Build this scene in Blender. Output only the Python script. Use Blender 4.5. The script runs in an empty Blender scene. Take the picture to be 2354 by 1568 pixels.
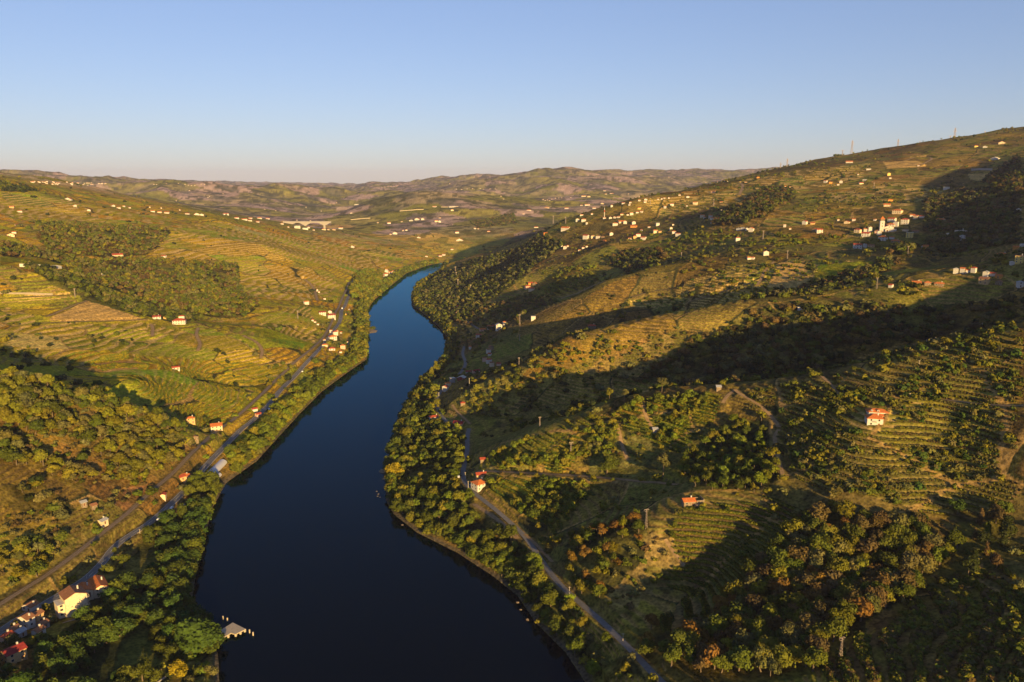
import bpy, math, random
import numpy as np
from mathutils import Vector

# ------------------------------------------------------------------ camera, sky, sun, exposure
SC = bpy.context.scene
CAMZ = 280.0                       # metres above the river
PW, PH, FP = 2354.0, 1568.0, 1811.0
PITCH = math.radians(11.43)
cam_d = bpy.data.cameras.new("camera")
cam = bpy.data.objects.new("camera", cam_d)
SC.collection.objects.link(cam)
cam.location = (0, 0, CAMZ)
cam.rotation_euler = (math.pi / 2 - PITCH, 0, 0)
cam_d.sensor_width = 36.0
cam_d.lens = 36.0 * FP / PW
cam_d.clip_start = 1.0
cam_d.clip_end = 120000.0
SC.camera = cam

SUN_AZ = math.radians(22.5)
SUN_EL = math.radians(10.0)
# direction from the scene towards the sun: behind the camera and to its right
SDIR = Vector((math.sin(SUN_AZ) * math.cos(SUN_EL), -math.cos(SUN_AZ) * math.cos(SUN_EL), math.sin(SUN_EL)))
world = bpy.data.worlds.new("World")
SC.world = world
world.use_nodes = True
wn = world.node_tree
wn.nodes.clear()
wo = wn.nodes.new('ShaderNodeOutputWorld')
wb = wn.nodes.new('ShaderNodeBackground')
sky = wn.nodes.new('ShaderNodeTexSky')
sky.sky_type = 'NISHITA'
sky.sun_disc = False
sky.sun_elevation = SUN_EL
sky.sun_rotation = math.atan2(SDIR.x, SDIR.y)
sky.altitude = 300.0
sky.air_density = 1.0
sky.dust_density = 0.2
sky.ozone_density = 2.0
EXPOSURE = 1.15
wb.inputs['Strength'].default_value = 0.10
# the late, hazy sky: the same gradient, its contrast softened and its blue lifted
sv = wn.nodes.new('ShaderNodeVectorMath'); sv.operation = 'SCALE'; sv.inputs['Scale'].default_value = 0.08
sg = wn.nodes.new('ShaderNodeGamma'); sg.inputs['Gamma'].default_value = 0.7
sm = wn.nodes.new('ShaderNodeVectorMath'); sm.operation = 'MULTIPLY'
_k = 10.0 / 2 ** EXPOSURE
sm.inputs[1].default_value = (1.01 * _k, 1.06 * _k, 1.42 * _k)
wn.links.new(sky.outputs[0], sv.inputs[0]); wn.links.new(sv.outputs[0], sg.inputs[0]); wn.links.new(sg.outputs[0], sm.inputs[0])
wn.links.new(sm.outputs[0], wb.inputs[0])
wn.links.new(wb.outputs[0], wo.inputs[0])
sun_d = bpy.data.lights.new("sun", 'SUN')
sun_d.energy = 5.0
sun_d.angle = math.radians(0.5)
sun_d.color = (1.0, 0.67, 0.24)
sun = bpy.data.objects.new("sun", sun_d)
SC.collection.objects.link(sun)
sun.rotation_euler = (-SDIR).to_track_quat('-Z', 'Y').to_euler()
SC.view_settings.view_transform = 'Standard'
SC.view_settings.look = 'None'
SC.view_settings.exposure = EXPOSURE
SC.view_settings.gamma = 1.0

rng = np.random.default_rng(7)
random.seed(7)

# ------------------------------------------------------------------ photograph pixel -> ray
CP, SP = math.cos(PITCH), math.sin(PITCH)
def ray(u, v):
    dx = (np.asarray(u, float) - PW / 2) / FP
    dy = (PH / 2 - np.asarray(v, float)) / FP
    return dx, CP + dy * SP, -SP + dy * CP
def at_z(u, v, z):
    dx, Y, Z = ray(u, v)
    t = (np.asarray(z, float) - CAMZ) / Z
    return np.stack([dx * t, Y * t, np.broadcast_to(z, np.shape(dx * t))], -1)
def at_y(u, v, y):
    dx, Y, Z = ray(u, v)
    t = y / Y
    return np.stack([dx * t, np.asarray(y * np.ones_like(t)), CAMZ + Z * t], -1)
def project(x, y, z):
    cz = z - CAMZ
    f = y * CP - cz * SP
    up = y * SP + cz * CP
    f = np.where(np.abs(f) < 1e-3, 1e-3, f)
    return PW / 2 + FP * x / f, PH / 2 - FP * up / f, f

# ------------------------------------------------------------------ noise
def _hash(ix, iy, s):
    h = (ix.astype(np.int64) * 374761393 + iy.astype(np.int64) * 668265263 + s * 144665) & 0xFFFFFFFF
    h = ((h ^ (h >> 13)) * 1274126177) & 0xFFFFFFFF
    h = (h ^ (h >> 16)) & 0xFFFFFFFF
    return h.astype(np.float32) / 4294967295.0
def vnoise(x, y, s=0):
    ix, iy = np.floor(x), np.floor(y)
    fx, fy = (x - ix).astype(np.float32), (y - iy).astype(np.float32)
    fx = fx * fx * (3 - 2 * fx); fy = fy * fy * (3 - 2 * fy)
    ix = ix.astype(np.int64); iy = iy.astype(np.int64)
    a, b = _hash(ix, iy, s), _hash(ix + 1, iy, s)
    c, d = _hash(ix, iy + 1, s), _hash(ix + 1, iy + 1, s)
    return (a + (b - a) * fx) * (1 - fy) + (c + (d - c) * fx) * fy
def fbm(x, y, s=0, o=4, g=0.5):
    r, a, t = 0, 1.0, 0
    for i in range(o):
        r = r + a * vnoise(x * 2 ** i + 17.3 * i, y * 2 ** i - 9.1 * i, s + i)
        t += a; a *= g
    return r / t
def smooth(a, b, x):
    t = np.clip((x - a) / (b - a), 0, 1)
    return t * t * (3 - 2 * t)

# ------------------------------------------------------------------ terrain from control points
# river banks, read along the waterline (height 0)
LB = [(505,1568),(500,1500),(470,1440),(440,1390),(452,1310),(468,1240),(490,1165),(520,1110),(590,1060),(640,1005),(690,950),(740,900),
      (800,855),(843,826),(846,780),(845,740),(843,715),(860,690),(905,652),(935,628),(985,610),(1012,604.5)]
RB = [(1345,1568),(1300,1500),(1230,1430),(1190,1370),(1130,1322),(1050,1270),(960,1225),(905,1182),(887,1150),(890,1112),(882,1085),(895,1040),
      (912,975),(935,930),(965,880),(1000,848),(1024,820),(1028,775),(1006,748),(975,722),(948,702),(945,682),(962,652),(990,637),(1016,622),(1022,612)]
def img_poly(pts, z=0.0):
    p = np.array(pts, float)
    return at_z(p[:, 0], p[:, 1], z)[:, :2]
lb, rb = img_poly(LB), img_poly(RB)
RIVER = np.concatenate([[(-150, -3000), (-130, 0), (-125, 250)], lb, [(-215, 2760), (-60, 3050), (200, 3300), (500, 3400), (520, 3330), (250, 3200), (20, 2950), (-120, 2730)], rb[::-1], [(75, 250), (110, 0), (130, -3000)]])

# (u, v, z) on the ground, read along crests and slopes;  'Y': third number is the distance ahead
RIDGES = [
 # right bank: crest with the lone pines, then each spur behind it
 [(1092,1066,24),(1160,1020,42),(1240,985,57),(1330,945,70),(1400,918,82),(1520,900,98),(1680,895,107),(1800,880,116),(1900,862,125),(2010,830,137),(2130,790,150),(2260,762,161),(2354,740,170)],
 [(1045,905,24),(1100,880,42),(1150,852,50),(1220,815,67),(1300,777,95),(1370,762,102),(1440,748,109),(1580,720,123),(1700,706,133),(1850,692,141),(2000,685,148),(2150,655,162),(2354,632,176)],
 [(1130,762,22),(1190,728,52),(1250,704,79),(1330,678,102),(1390,643,124),(1500,613,145),(1700,592,162),(1900,578,172)],
 [(950,690,5),(1010,650,16),(1060,628,40)],
 # skyline of the right bank
 [(1030,604,26),(1100,587,58),(1180,562,100),(1260,527,140),(1300,505,180),(1390,478,212),(1480,456,238),(1600,430,264),(1700,408,296),(1800,386,326),(1900,364,357),(2000,346,385),(2090,333,405),(2180,320,425),(2270,305,449),(2354,290,472)],
 # spur with the lattice pylon and the ruined house
 [(1590,1152,62),(1530,1185,56),(1487,1216,52),(1520,1240,48),(1450,1330,30),(1400,1385,24)],
 # left bank: near wooded hill, then the next crest
 [(0,850,112),(100,868,100),(200,892,88),(250,908,80),(330,934,62),(430,980,26)],
 [(40,602,176),(100,622,166),(170,650,152),(250,688,128),(330,722,108),(400,738,92),(460,744,84),(530,776,62),(600,802,40),(720,818,20)],
]
PTS = [
 # bottom right hill and its wooded gully
 (2354,1568,66),(2150,1568,56),(1930,1492,47),(1750,1568,36),(2150,1400,54),(2354,1350,66),(1600,1568,28),(1480,1540,22),(1620,1450,30),(1800,1330,46),(1950,1290,56),
 (2100,1255,64),(2250,1230,72),(2354,1200,80),
 # face of the pine crest
 (2354,1000,120),(2354,900,138),(2354,820,154),(2200,1100,90),(2200,950,121),(2200,850,142),(2010,975,112),(2000,1180,75),(2000,1080,92),(1830,1250,57),(1800,1100,78),(1900,1000,101),(1700,960,92),(1500,1000,70),
 (1300,1050,50),(1700,1050,72),(1600,1100,64),(1150,1100,30),(1300,1105,36),(1300,1150,33),(1400,1120,41),(1430,1180,42),(1280,1200,26),(1200,1200,21),(1120,1160,20),(1700,1300,44),(1600,1330,31),(1550,1420,27),(1750,1220,55),(1640,1210,54),
 (1250,1290,18),(1340,1390,18),(1440,1490,19),(1500,1568,20),(1160,1190,20),(1075,1100,22),(1180,1260,10),(1050,1180,12),(980,1100,8),(1000,1180,7),(960,1020,9),(1240,1400,6),(1330,1500,6),
 # gully behind the pine crest and the slope across it
 (1100,1000,19),(1060,965,19),(1300,900,50),(1200,930,33),(1160,960,24),(1420,860,66),(1560,810,88),(1700,760,110),(1850,740,124),(2000,765,122),(2150,715,138),(2354,700,152),(1700,860,84),(1500,880,66),(1005,940,17),(1000,900,13),
 (1020,880,14),(1075,830,17),
 # next gully and slope
 (1090,752,17),(1200,752,36),(1300,718,61),(1400,695,80),(1500,668,112),(1640,652,130),(1800,625,150),(1980,630,156),(2200,622,160),(2354,570,195),(2100,560,192),
 (1300,632,91),(1215,662,58),(1150,680,42),(1100,690,26),(1000,700,5),(1400,600,120),(1480,590,132),(1200,640,74),(1060,700,14),(1060,740,15),
 (1020,660,18),(980,685,6),
 # left bank
 (480,1005,26),(380,930,44),(300,882,66),(150,840,85),(0,812,105),(200,850,80),(400,848,64),(300,800,82),(200,745,112),(0,705,135),(100,720,128),(500,880,20),(600,880,16),(550,800,48),(400,770,78),(0,610,172),
 (720,800,21),(600,755,55),(450,692,85),(300,645,118),(150,592,160),(650,720,52),(700,700,46),(560,622,108),(400,562,160),(200,542,185),(0,522,205),(750,740,18),(690,780,22),
 (0,1445,17),(100,1385,15),(180,1340,14),(240,1290,13),(270,1250,13),(340,1205,13),(400,1150,13),(440,1112,13),(480,1067,13),(520,1022,13),(590,957,13),(640,902,13),(680,862,13),(715,827,14),(742,790,15),(770,735,16),(790,690,17),(800,655,19),
 (0,1340,27),(0,1230,45),(0,1100,68),(0,980,88),(200,1150,38),(250,1050,46),(350,1060,34),(150,1000,72),(100,1250,30),(200,1230,24),(420,1040,24),(300,1140,24),
 (300,1400,7),(400,1330,4),(350,1500,7),(200,1500,12),(430,1500,4),(480,1540,3),(420,1200,6),(560,1040,7),(650,970,7),(760,855,7),(820,800,6),(820,700,8),(860,640,14),(150,1450,16),(0,1550,22),
]
PY = [
 (0,412,2200),(60,428,2200),(150,456,2250),(300,481,2400),(400,492,2450),(500,502,2500),(650,526,2800),(750,532,3000),(850,562,2900),(950,576,2900),(1010,588,2930),(800,570,2700),
 (0,470,1950),(200,500,2020),(400,530,2050),(600,560,2060),(750,600,2240),(860,620,2380),(680,640,1900),(800,622,2200),(900,600,2600),
 # mid right bank
 (1700,480,1720),(2045,528,1400),(2200,432,1960),(2354,402,1700),(1900,430,2100),(1750,540,1480),(1900,520,1500),(1550,540,1750),(1400,520,1950),(2100,600,1180),(2354,500,1250),(2200,520,1350),(1500,500,2000),(2080,380,2250),(2354,340,2200),(1850,470,1850),(1400,560,1720),(1330,580,1800),(1250,590,1850),(1150,620,2050),
 # far side of the bend
 (760,502,4600),(850,458,4600),(950,438,4600),(1100,450,4600),(1300,462,4700),(900,520,3600),(1100,560,3150),(1200,500,3900),(1000,490,4000),(1300,520,3300),(1150,590,2950),(1060,598,2900),(1250,550,3000),(1350,480,4400),(980,545,3250),(830,530,3450),(760,520,3800),(900,480,4200),(1000,460,4350),
 (20,403,7500),(80,411,7000),(200,415,7000),(300,421,7000),(450,424,7000),(640,428,6800),(680,440,6600),(720,480,5600),(700,507,4700),(450,480,5200),(200,470,5000),(150,440,6200),(300,445,6000),(560,450,6000),(620,480,5000),(740,494,5000),(350,465,4600),
 (0,402,13000),(60,407,13000),(110,409,12500),(180,408,12500),(700,431,13000),(800,433,13500),(870,432,12000),(900,428,11500),(980,418,11500),(1040,411,11500),(1110,408,11500),(1180,409,11500),(760,455,8500),(850,448,8000),(780,478,6500),
 (1130,412,8200),(1160,406,8250),(1240,391,8350),(1320,391,8450),(1420,401,8550),(1200,395,8300),(1280,390,8400),(1370,398,8500),(1450,404,8600),(1480,402,9500),(1560,400,10000),(1650,396,10500),(1780,391,11000),(1900,386,11500),(2354,380,12000),(1130,430,7000),(1250,440,6600),(1400,440,6600),(1300,470,5500),(1550,430,7500),(1650,420,8500),(1450,470,5200),(1500,455,6200),
]
PW_ = [  # world points out of the photograph's sight
 (-300,300,55),(-420,250,110),(-500,420,130),(-600,600,190),(-700,200,190),(-260,100,40),(-400,0,120),(-700,-300,220),(-300,-300,70),(-180,0,12),(-180,300,10),
 (200,100,52),(260,180,64),(170,0,40),(150,-300,40),(420,250,100),(420,60,80),(500,620,186),(620,520,198),(350,-150,70),(600,420,190),(700,0,150),(600,-400,120),(900,500,290),(700,900,250),(1050,1250,300),(120,200,40),
 (1400,1500,420),(1500,600,450),(1600,-300,450),(-1500,500,330),(-1300,1300,300),(-1500,-500,350),(-950,950,200),(-1700,2900,300),(-2600,4000,280),
 (360,740,88),(230,770,66),(120,790,42),(480,790,118),(20,1080,28),(130,1100,52),(260,1110,80),(-480,800,60),(-545,810,72),(-415,805,48),(-365,850,28),(-700,1350,105),(-560,1350,66),(-480,1300,46),(-640,1345,84),
 (2300,2700,470),(2600,4000,430),(3500,6000,380),(3000,1500,500),(500,3600,40),(600,3200,80),(900,3300,190),(-3000,7000,280),(5000,9000,350),(-6000,11000,300),(0,20000,120),(-4000,20000,140),(4000,22000,150),(-14000,18000,300),(14000,18000,320),
 (-5000,0,400),(5000,0,520),(-3000,-4000,350),(3000,-4000,380),(0,-8000,330),(9000,4000,480),(-9000,4000,380),
 (-2300,6000,200),
]
def noise_h(x, y):
    r = np.hypot(x, y)
    n = (fbm(x / 170, y / 170, 3, 4) - 0.5) * 16 * smooth(250, 1500, r)
    n += (fbm(x / 700, y / 700, 11, 4) - 0.5) * (35 * smooth(2600, 4000, r) + 60 * smooth(5000, 7000, r))
    rid = 1 - np.abs(2 * fbm(x / 1500 + 3.1, y / 1500, 21, 4) - 1)
    n += (rid - 0.7) * 170 * smooth(5000, 7500, r)
    n -= np.abs(fbm(x / 760, y / 760, 27, 3) - 0.5) * (110 * smooth(3100, 4400, r) + 90 * smooth(5000, 7500, r))
    n += (fbm(x / 60, y / 60, 5, 3) - 0.5) * 5
    return n
_c = []
def left_far(u, v, z):
    # the left bank's second and third crests stand farther off than their first reading
    return z if not (u < 760 and v < 905 and z > 20 and v < 846 + .06 * u) else CAMZ - (CAMZ - z) * (1 + .25 * float(smooth(20, 150, z)))
for R in RIDGES:
    P = np.array([at_z(u, v, float(left_far(u, v, z))) for u, v, z in R])
    for a, b in zip(P[:-1], P[1:]):
        k = 2
        for i in range(k):
            _c.append(a + (b - a) * i / k)
    _c.append(P[-1])
_c += [at_z(u, v, float(left_far(u, v, z))) for u, v, z in PTS]
_c += [at_y(u, v, float(y)) for u, v, y in PY]
_c += [np.array(p, float) for p in PW_]
for B in (lb, rb):
    for a, b in zip(B[:-1], B[1:]):
        for i in range(2):
            q = a + (b - a) * i / 2
            _c.append(np.array([q[0], q[1], 0.5]))
_c = np.array(_c)
# keep only the first of control points that all but coincide
_keep = []
for i, p in enumerate(_c):
    rr = np.hypot(p[0], p[1])
    if all(np.hypot(*(p[:2] - _c[j][:2])) > 6 + 0.012 * rr for j in _keep):
        _keep.append(i)
CTRL = _c[_keep]
def _ker(d2, r):
    return -np.sqrt(d2 + 500.0)
_rc = np.hypot(CTRL[:, 0], CTRL[:, 1])
_d2 = ((CTRL[:, None, :2] - CTRL[None, :, :2]) ** 2).sum(-1)
_n = len(CTRL)
_A = np.zeros((_n + 1, _n + 1))
_A[:_n, :_n] = _ker(_d2, _rc) + np.eye(_n) * 2.0
_A[:_n, _n] = 1; _A[_n, :_n] = 1
_b = np.zeros(_n + 1)
_b[:_n] = CTRL[:, 2] - noise_h(CTRL[:, 0], CTRL[:, 1])
_w = np.linalg.solve(_A, _b)
def rbf(x, y):
    sh = x.shape
    x, y = x.ravel(), y.ravel()
    out = np.empty(len(x))
    for i in range(0, len(x), 20000):
        d2 = (x[i:i + 20000, None] - CTRL[None, :, 0]) ** 2 + (y[i:i + 20000, None] - CTRL[None, :, 1]) ** 2
        out[i:i + 20000] = -np.sqrt(d2 + 500.0) @ _w[:_n] + _w[_n]
    return out.reshape(sh)

def in_poly(px, py, poly):
    r = np.zeros(px.shape, bool)
    x0, y0 = poly[:, 0], poly[:, 1]
    x1, y1 = np.roll(x0, -1), np.roll(y0, -1)
    for a, b, c, d in zip(x0, y0, x1, y1):
        if b == d:
            continue
        r ^= ((b > py) != (d > py)) & (px < (c - a) * (py - b) / (d - b) + a)
    return r
def dist_line(px, py, line, closed=False):
    """distance to a polyline and the position of the nearest point along it"""
    L = np.asarray(line, float)
    if closed:
        L = np.concatenate([L, L[:1]])
    best = np.full(px.shape, 1e9); par = np.zeros(px.shape)
    for i in range(len(L) - 1):
        a, b = L[i, :2], L[i + 1, :2]
        d = b - a
        l2 = max((d * d).sum(), 1e-9)
        t = np.clip(((px - a[0]) * d[0] + (py - a[1]) * d[1]) / l2, 0, 1)
        q = np.hypot(px - a[0] - t * d[0], py - a[1] - t * d[1])
        m = q < best
        best = np.where(m, q, best); par = np.where(m, i + t, par)
    return best, par

# polar sheet round the camera's foot: fine where the photograph looks, coarse elsewhere
QUAL = 1.0
TH = np.concatenate([np.radians(np.linspace(-180, -44, 69))[:-1], np.radians(np.linspace(-44, 44, int(1300 * QUAL))), np.radians(np.linspace(44, 180, 69))[1:]])
RR = np.concatenate([np.geomspace(20, 300, 60)[:-1], np.geomspace(300, 3300, int(1000 * QUAL))[:-1], np.geomspace(3300, 26000, int(330 * QUAL))])
NT, NR = len(TH), len(RR)
TG, RG = np.meshgrid(TH, RR)            # rows: distance, columns: bearing
GX, GY = RG * np.sin(TG), RG * np.cos(TG)
st, sr = 5, 5
ti = np.unique(np.concatenate([np.arange(0, NT, st), [NT - 1]])); ri = np.unique(np.concatenate([np.arange(0, NR, sr), [NR - 1]]))
base = rbf(GX[np.ix_(ri, ti)], GY[np.ix_(ri, ti)])
def up(a, xi, n, axis):
    full = np.arange(n)
    k = np.clip(np.searchsorted(xi, full, side='right') - 1, 0, len(xi) - 2)
    f = (full - xi[k]) / (xi[k + 1] - xi[k])
    A, B = np.take(a, k, axis), np.take(a, k + 1, axis)
    f = f[:, None] if axis == 0 else f[None, :]
    return A + (B - A) * f
GZ = up(up(base, ri, NR, 0), ti, NT, 1) + noise_h(GX, GY)
# river bed and banks
_near = (np.abs(GX) < 1200) & (GY > -3100) & (GY < 3800)
_ri = np.zeros(GX.shape, bool); _rd = np.full(GX.shape, 1e4)
_ri[_near] = in_poly(GX[_near], GY[_near], RIVER)
_rd[_near] = dist_line(GX[_near], GY[_near], RIVER, True)[0]
bank = np.clip(0.5 + 0.12 * _rd, 0, 12)
GZ = np.where(_ri, -np.minimum(0.35 * _rd, 8) - 0.4, np.maximum(GZ, bank))
GZ = np.where(~_ri & (_rd < 9), 0.3 + np.minimum(GZ, 0.45 * _rd), GZ)
SMOOTHZ = GZ.copy()

def ground(x, y, Z=None):
    """height of the built ground at (x, y)"""
    Z = GZ if Z is None else Z
    x = np.asarray(x, float); y = np.asarray(y, float)
    th = np.arctan2(x, y); r = np.clip(np.hypot(x, y), RR[0], RR[-1] * .999)
    i = np.clip(np.searchsorted(RR, r, side='right') - 1, 0, NR - 2); j = np.clip(np.searchsorted(TH, th, side='right') - 1, 0, NT - 2)
    f = (r - RR[i]) / (RR[i + 1] - RR[i]); g = (th - TH[j]) / (TH[j + 1] - TH[j])
    return (Z[i, j] * (1 - g) + Z[i, j + 1] * g) * (1 - f) + (Z[i + 1, j] * (1 - g) + Z[i + 1, j + 1] * g) * f
def unproject(u, v, water=True):
    """first point of the ground met by the ray through photograph pixel (u, v)"""
    u = np.atleast_1d(np.asarray(u, float)); v = np.atleast_1d(np.asarray(v, float))
    dx, Y, Z = ray(u, v)
    h = np.hypot(dx, Y)
    th = np.arctan2(dx, Y)
    out = np.zeros((len(u), 3))
    k0 = np.searchsorted(RR, 120)
    for n in range(len(u)):
        j = int(np.clip(np.searchsorted(TH, th[n], side='right') - 1, 0, NT - 2)); g = (th[n] - TH[j]) / (TH[j + 1] - TH[j])
        col = GZ[k0:, j] * (1 - g) + GZ[k0:, j + 1] * g
        if water:
            col = np.maximum(col, 0)
        rz = CAMZ + Z[n] / h[n] * RR[k0:]
        d = rz - col
        w = np.nonzero(d < 0)[0]
        if len(w) == 0:
            r = 9000.0
        else:
            k = max(w[0], 1)
            f = d[k - 1] / (d[k - 1] - d[k])
            r = RR[k0 + k - 1] + (RR[k0 + k] - RR[k0 + k - 1]) * f
        out[n] = (r * math.sin(th[n]), r * math.cos(th[n]), CAMZ + Z[n] / h[n] * r)
    return out

# ------------------------------------------------------------------ helpers for meshes and tags
def mat(name, col=(0.5, 0.5, 0.5), rough=0.9, spec=0.2, metal=0.0):
    m = bpy.data.materials.new(name); m.use_nodes = True
    b = m.node_tree.nodes['Principled BSDF']
    b.inputs['Base Color'].default_value = (*col, 1); b.inputs['Roughness'].default_value = rough
    b.inputs['Specular IOR Level'].default_value = spec; b.inputs['Metallic'].default_value = metal
    return m
def mesh_from(name, V, F, m=None, smooth_=False, link=True, attrs=None):
    """V: n x 3; F: array of faces (all of one size) or a list of faces"""
    me = bpy.data.meshes.new(name)
    V = np.asarray(V, np.float32)
    if isinstance(F, np.ndarray):
        k = F.shape[1]; li = F.astype(np.int32).ravel(); ls = np.arange(0, F.size, k, dtype=np.int32)
    else:
        li = np.array([i for f in F for i in f], np.int32)
        ls = np.cumsum([0] + [len(f) for f in F[:-1]]).astype(np.int32)
    me.vertices.add(len(V)); me.vertices.foreach_set('co', V.ravel())
    me.loops.add(len(li)); me.loops.foreach_set('vertex_index', li)
    me.polygons.add(len(ls)); me.polygons.foreach_set('loop_start', ls)
    me.polygons.foreach_set('use_smooth', np.full(len(ls), smooth_))
    for nm, (ty, arr) in (attrs or {}).items():
        a = me.attributes.new(nm, ty, 'POINT')
        a.data.foreach_set('color' if 'COLOR' in ty else 'value', np.asarray(arr, np.float32).ravel())
    me.update(calc_edges=True)
    if m: me.materials.append(m)
    if not link:
        return me
    o = bpy.data.objects.new(name, me); SC.collection.objects.link(o)
    return o
def tag(o, label=None, cat=None, group=None, kind=None):
    if label: o['label'] = label
    if cat: o['category'] = cat
    if group: o['group'] = group
    if kind: o['kind'] = kind
    return o
def empty(name, loc, rz=0.0):
    o = bpy.data.objects.new(name, None); SC.collection.objects.link(o)
    o.location = loc; o.rotation_euler = (0, 0, rz); o.empty_display_size = 0.1
    return o
def nd(m, t, **k):
    n = m.node_tree.nodes.new(t)
    for a, b in k.items(): setattr(n, a, b)
    return n
def lk(m, a, b): m.node_tree.links.new(a, b)

# ------------------------------------------------------------------ roads, paths and the railway: levelled into the slope
def pix_line(pts, dz=0.0):
    return unproject([p[0] for p in pts], [p[1] for p in pts])
def densify(L, step):
    out = []
    for a, b in zip(L[:-1], L[1:]):
        n = max(1, int(np.hypot(*(b - a)[:2]) / step))
        for i in range(n): out.append(a + (b - a) * i / n)
    out.append(L[-1])
    return np.array(out)
def chaikin(L, n=2):
    for _ in range(n):
        q = [L[0]]
        for a, b in zip(L[:-1], L[1:]): q += [a * .75 + b * .25, a * .25 + b * .75]
        q.append(L[-1]); L = np.array(q)
    return L
ROADS = []   # (name, centre line n x 3, width, material key, label)
def add_road(name, pts, width, key, zf=None):
    L = densify(chaikin(pix_line(pts), 2), 6.0)
    z = ground(L[:, 0], L[:, 1])
    k = 5 if key != 'rail' else 9
    zz = np.convolve(np.pad(z, k, mode='edge'), np.ones(2 * k + 1) / (2 * k + 1), 'valid')
    if zf: zz = zf(zz)
    L[:, 2] = np.maximum(zz, 1.5)
    ROADS.append((name, L, width, key))
    # level the ground
    x0, y0 = L[:, :2].min(0) - 30; x1, y1 = L[:, :2].max(0) + 30
    m = (GX > x0) & (GX < x1) & (GY > y0) & (GY < y1)
    mi = np.nonzero(m)
    d, p = dist_line(GX[mi], GY[mi], L[:, :2])
    zr = np.interp(p, np.arange(len(L)), L[:, 2])
    w = 1 - smooth(width * 0.5 + 1.2, width * 0.5 + 7, d)
    for Z in (GZ, SMOOTHZ): Z[mi] = Z[mi] * (1 - w) + (zr - 0.12) * w
LEFT_ROAD = [(-40,1475),(20,1440),(95,1392),(150,1360),(200,1330),(238,1293),(262,1255),(300,1228),(345,1203),(392,1160),(425,1128),(447,1100),(480,1065),(515,1025),(545,995),(585,962),(620,930),(650,890),(680,862),(700,838),(722,816),(740,797),(752,780),(772,752),(785,730),(783,714),(795,700),(803,675),(806,655),(815,640)]
RAIL = [(-20,1405),(40,1368),(110,1325),(185,1272),(240,1225),(290,1185),(345,1140),(400,1085),(450,1040),(500,998),(540,965),(590,920),(640,870),(680,832),(710,808),(733,790),(752,765),(762,745),(775,715),(790,680),(803,648)]
RIGHT_ROAD = [(1545,1590),(1500,1545),(1455,1500),(1420,1465),(1380,1425),(1345,1395),(1300,1358),(1270,1325),(1245,1288),(1215,1245),(1180,1205),(1140,1172),(1105,1145),(1080,1125),(1062,1098),(1068,1065),(1075,1030),(1074,1005),(1078,985)]
RIGHT_ROAD2 = [(1045,985),(1018,962),(1006,940),(1003,920),(1012,900),(1030,885),(1048,868),(1065,850),(1072,832),(1062,815),(1068,795)]
RIGHT_ROAD3 = [(1100,756),(1075,740),(1045,725),(1015,710),(1000,698)]
add_road('road', LEFT_ROAD, 6.4, 'asphalt')
add_road('railway_track', RAIL, 4.4, 'rail', lambda z: z + 1.2)
add_road('road', RIGHT_ROAD, 4.3, 'asphalt')
add_road('road', RIGHT_ROAD2, 4.5, 'asphalt')
add_road('road', RIGHT_ROAD3, 4.5, 'asphalt')
for pts, w in [
    ([(1095,1090),(1180,1082),(1260,1088),(1340,1098),(1440,1103),(1560,1106)], 4.0),
    ([(1442,1058),(1436,1040),(1428,1020),(1425,995),(1418,975)], 3.0),
    ([(1500,990),(1488,965),(1480,940),(1478,922)], 3.0),
    ([(1790,985),(1770,950),(1740,925),(1700,905),(1690,895)], 3.5),
    ([(1690,895),(1672,908),(1662,930)], 3.0),
    ([(1800,1100),(1785,1040),(1780,1000),(1790,985)], 3.0),
    ([(1930,915),(1910,880),(1890,865)], 3.0),
    ([(2100,912),(2180,918),(2260,935),(2354,928)], 4.0),
    ([(1530,1235),(1550,1270),(1575,1310)], 3.0),
    ([(1080,975),(1050,945),(1040,930)], 2.5),
    ([(1180,1205),(1230,1250),(1270,1290)], 2.5),
    ([(1090,1160),(1150,1195),(1190,1240)], 4.0),
    ([(1740,660),(1765,610),(1780,600)], 4.0),
    ([(1580,700),(1640,680),(1700,655),(1760,640)], 5.0),
    ([(1700,450),(1710,425),(1698,420)], 7.0),
    ([(455,808),(462,790),(450,770),(455,752)], 4.0),
    ([(350,775),(352,755),(348,745)], 4.0),
    ([(600,825),(604,805),(590,785),(560,770)], 4.0),
    ([(95,742),(180,739),(260,737),(345,735)], 4.0),
    ([(110,728),(150,710),(200,690)], 4.0),
    ([(0,684),(120,680),(190,678)], 4.0),
    ([(1395,640),(1330,672),(1290,690)], 3.5),
    ([(1440,688),(1500,668),(1560,655)], 3.5),
    ([(2080,370),(2110,358),(2150,362),(2120,380)], 6.0),
    ([(730,690),(722,660),(700,640)], 5.0)]:
    add_road('dirt_track', pts, w, 'dirt')

# ------------------------------------------------------------------ what grows where (outlines read off the photograph, laid on the ground)
def zone(pts):
    p = unproject([q[0] for q in pts], [q[1] for q in pts])
    return p[:, :2]
Z = {}
def Zdef(k, pts): Z.setdefault(k, []).append(zone(pts))
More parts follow.
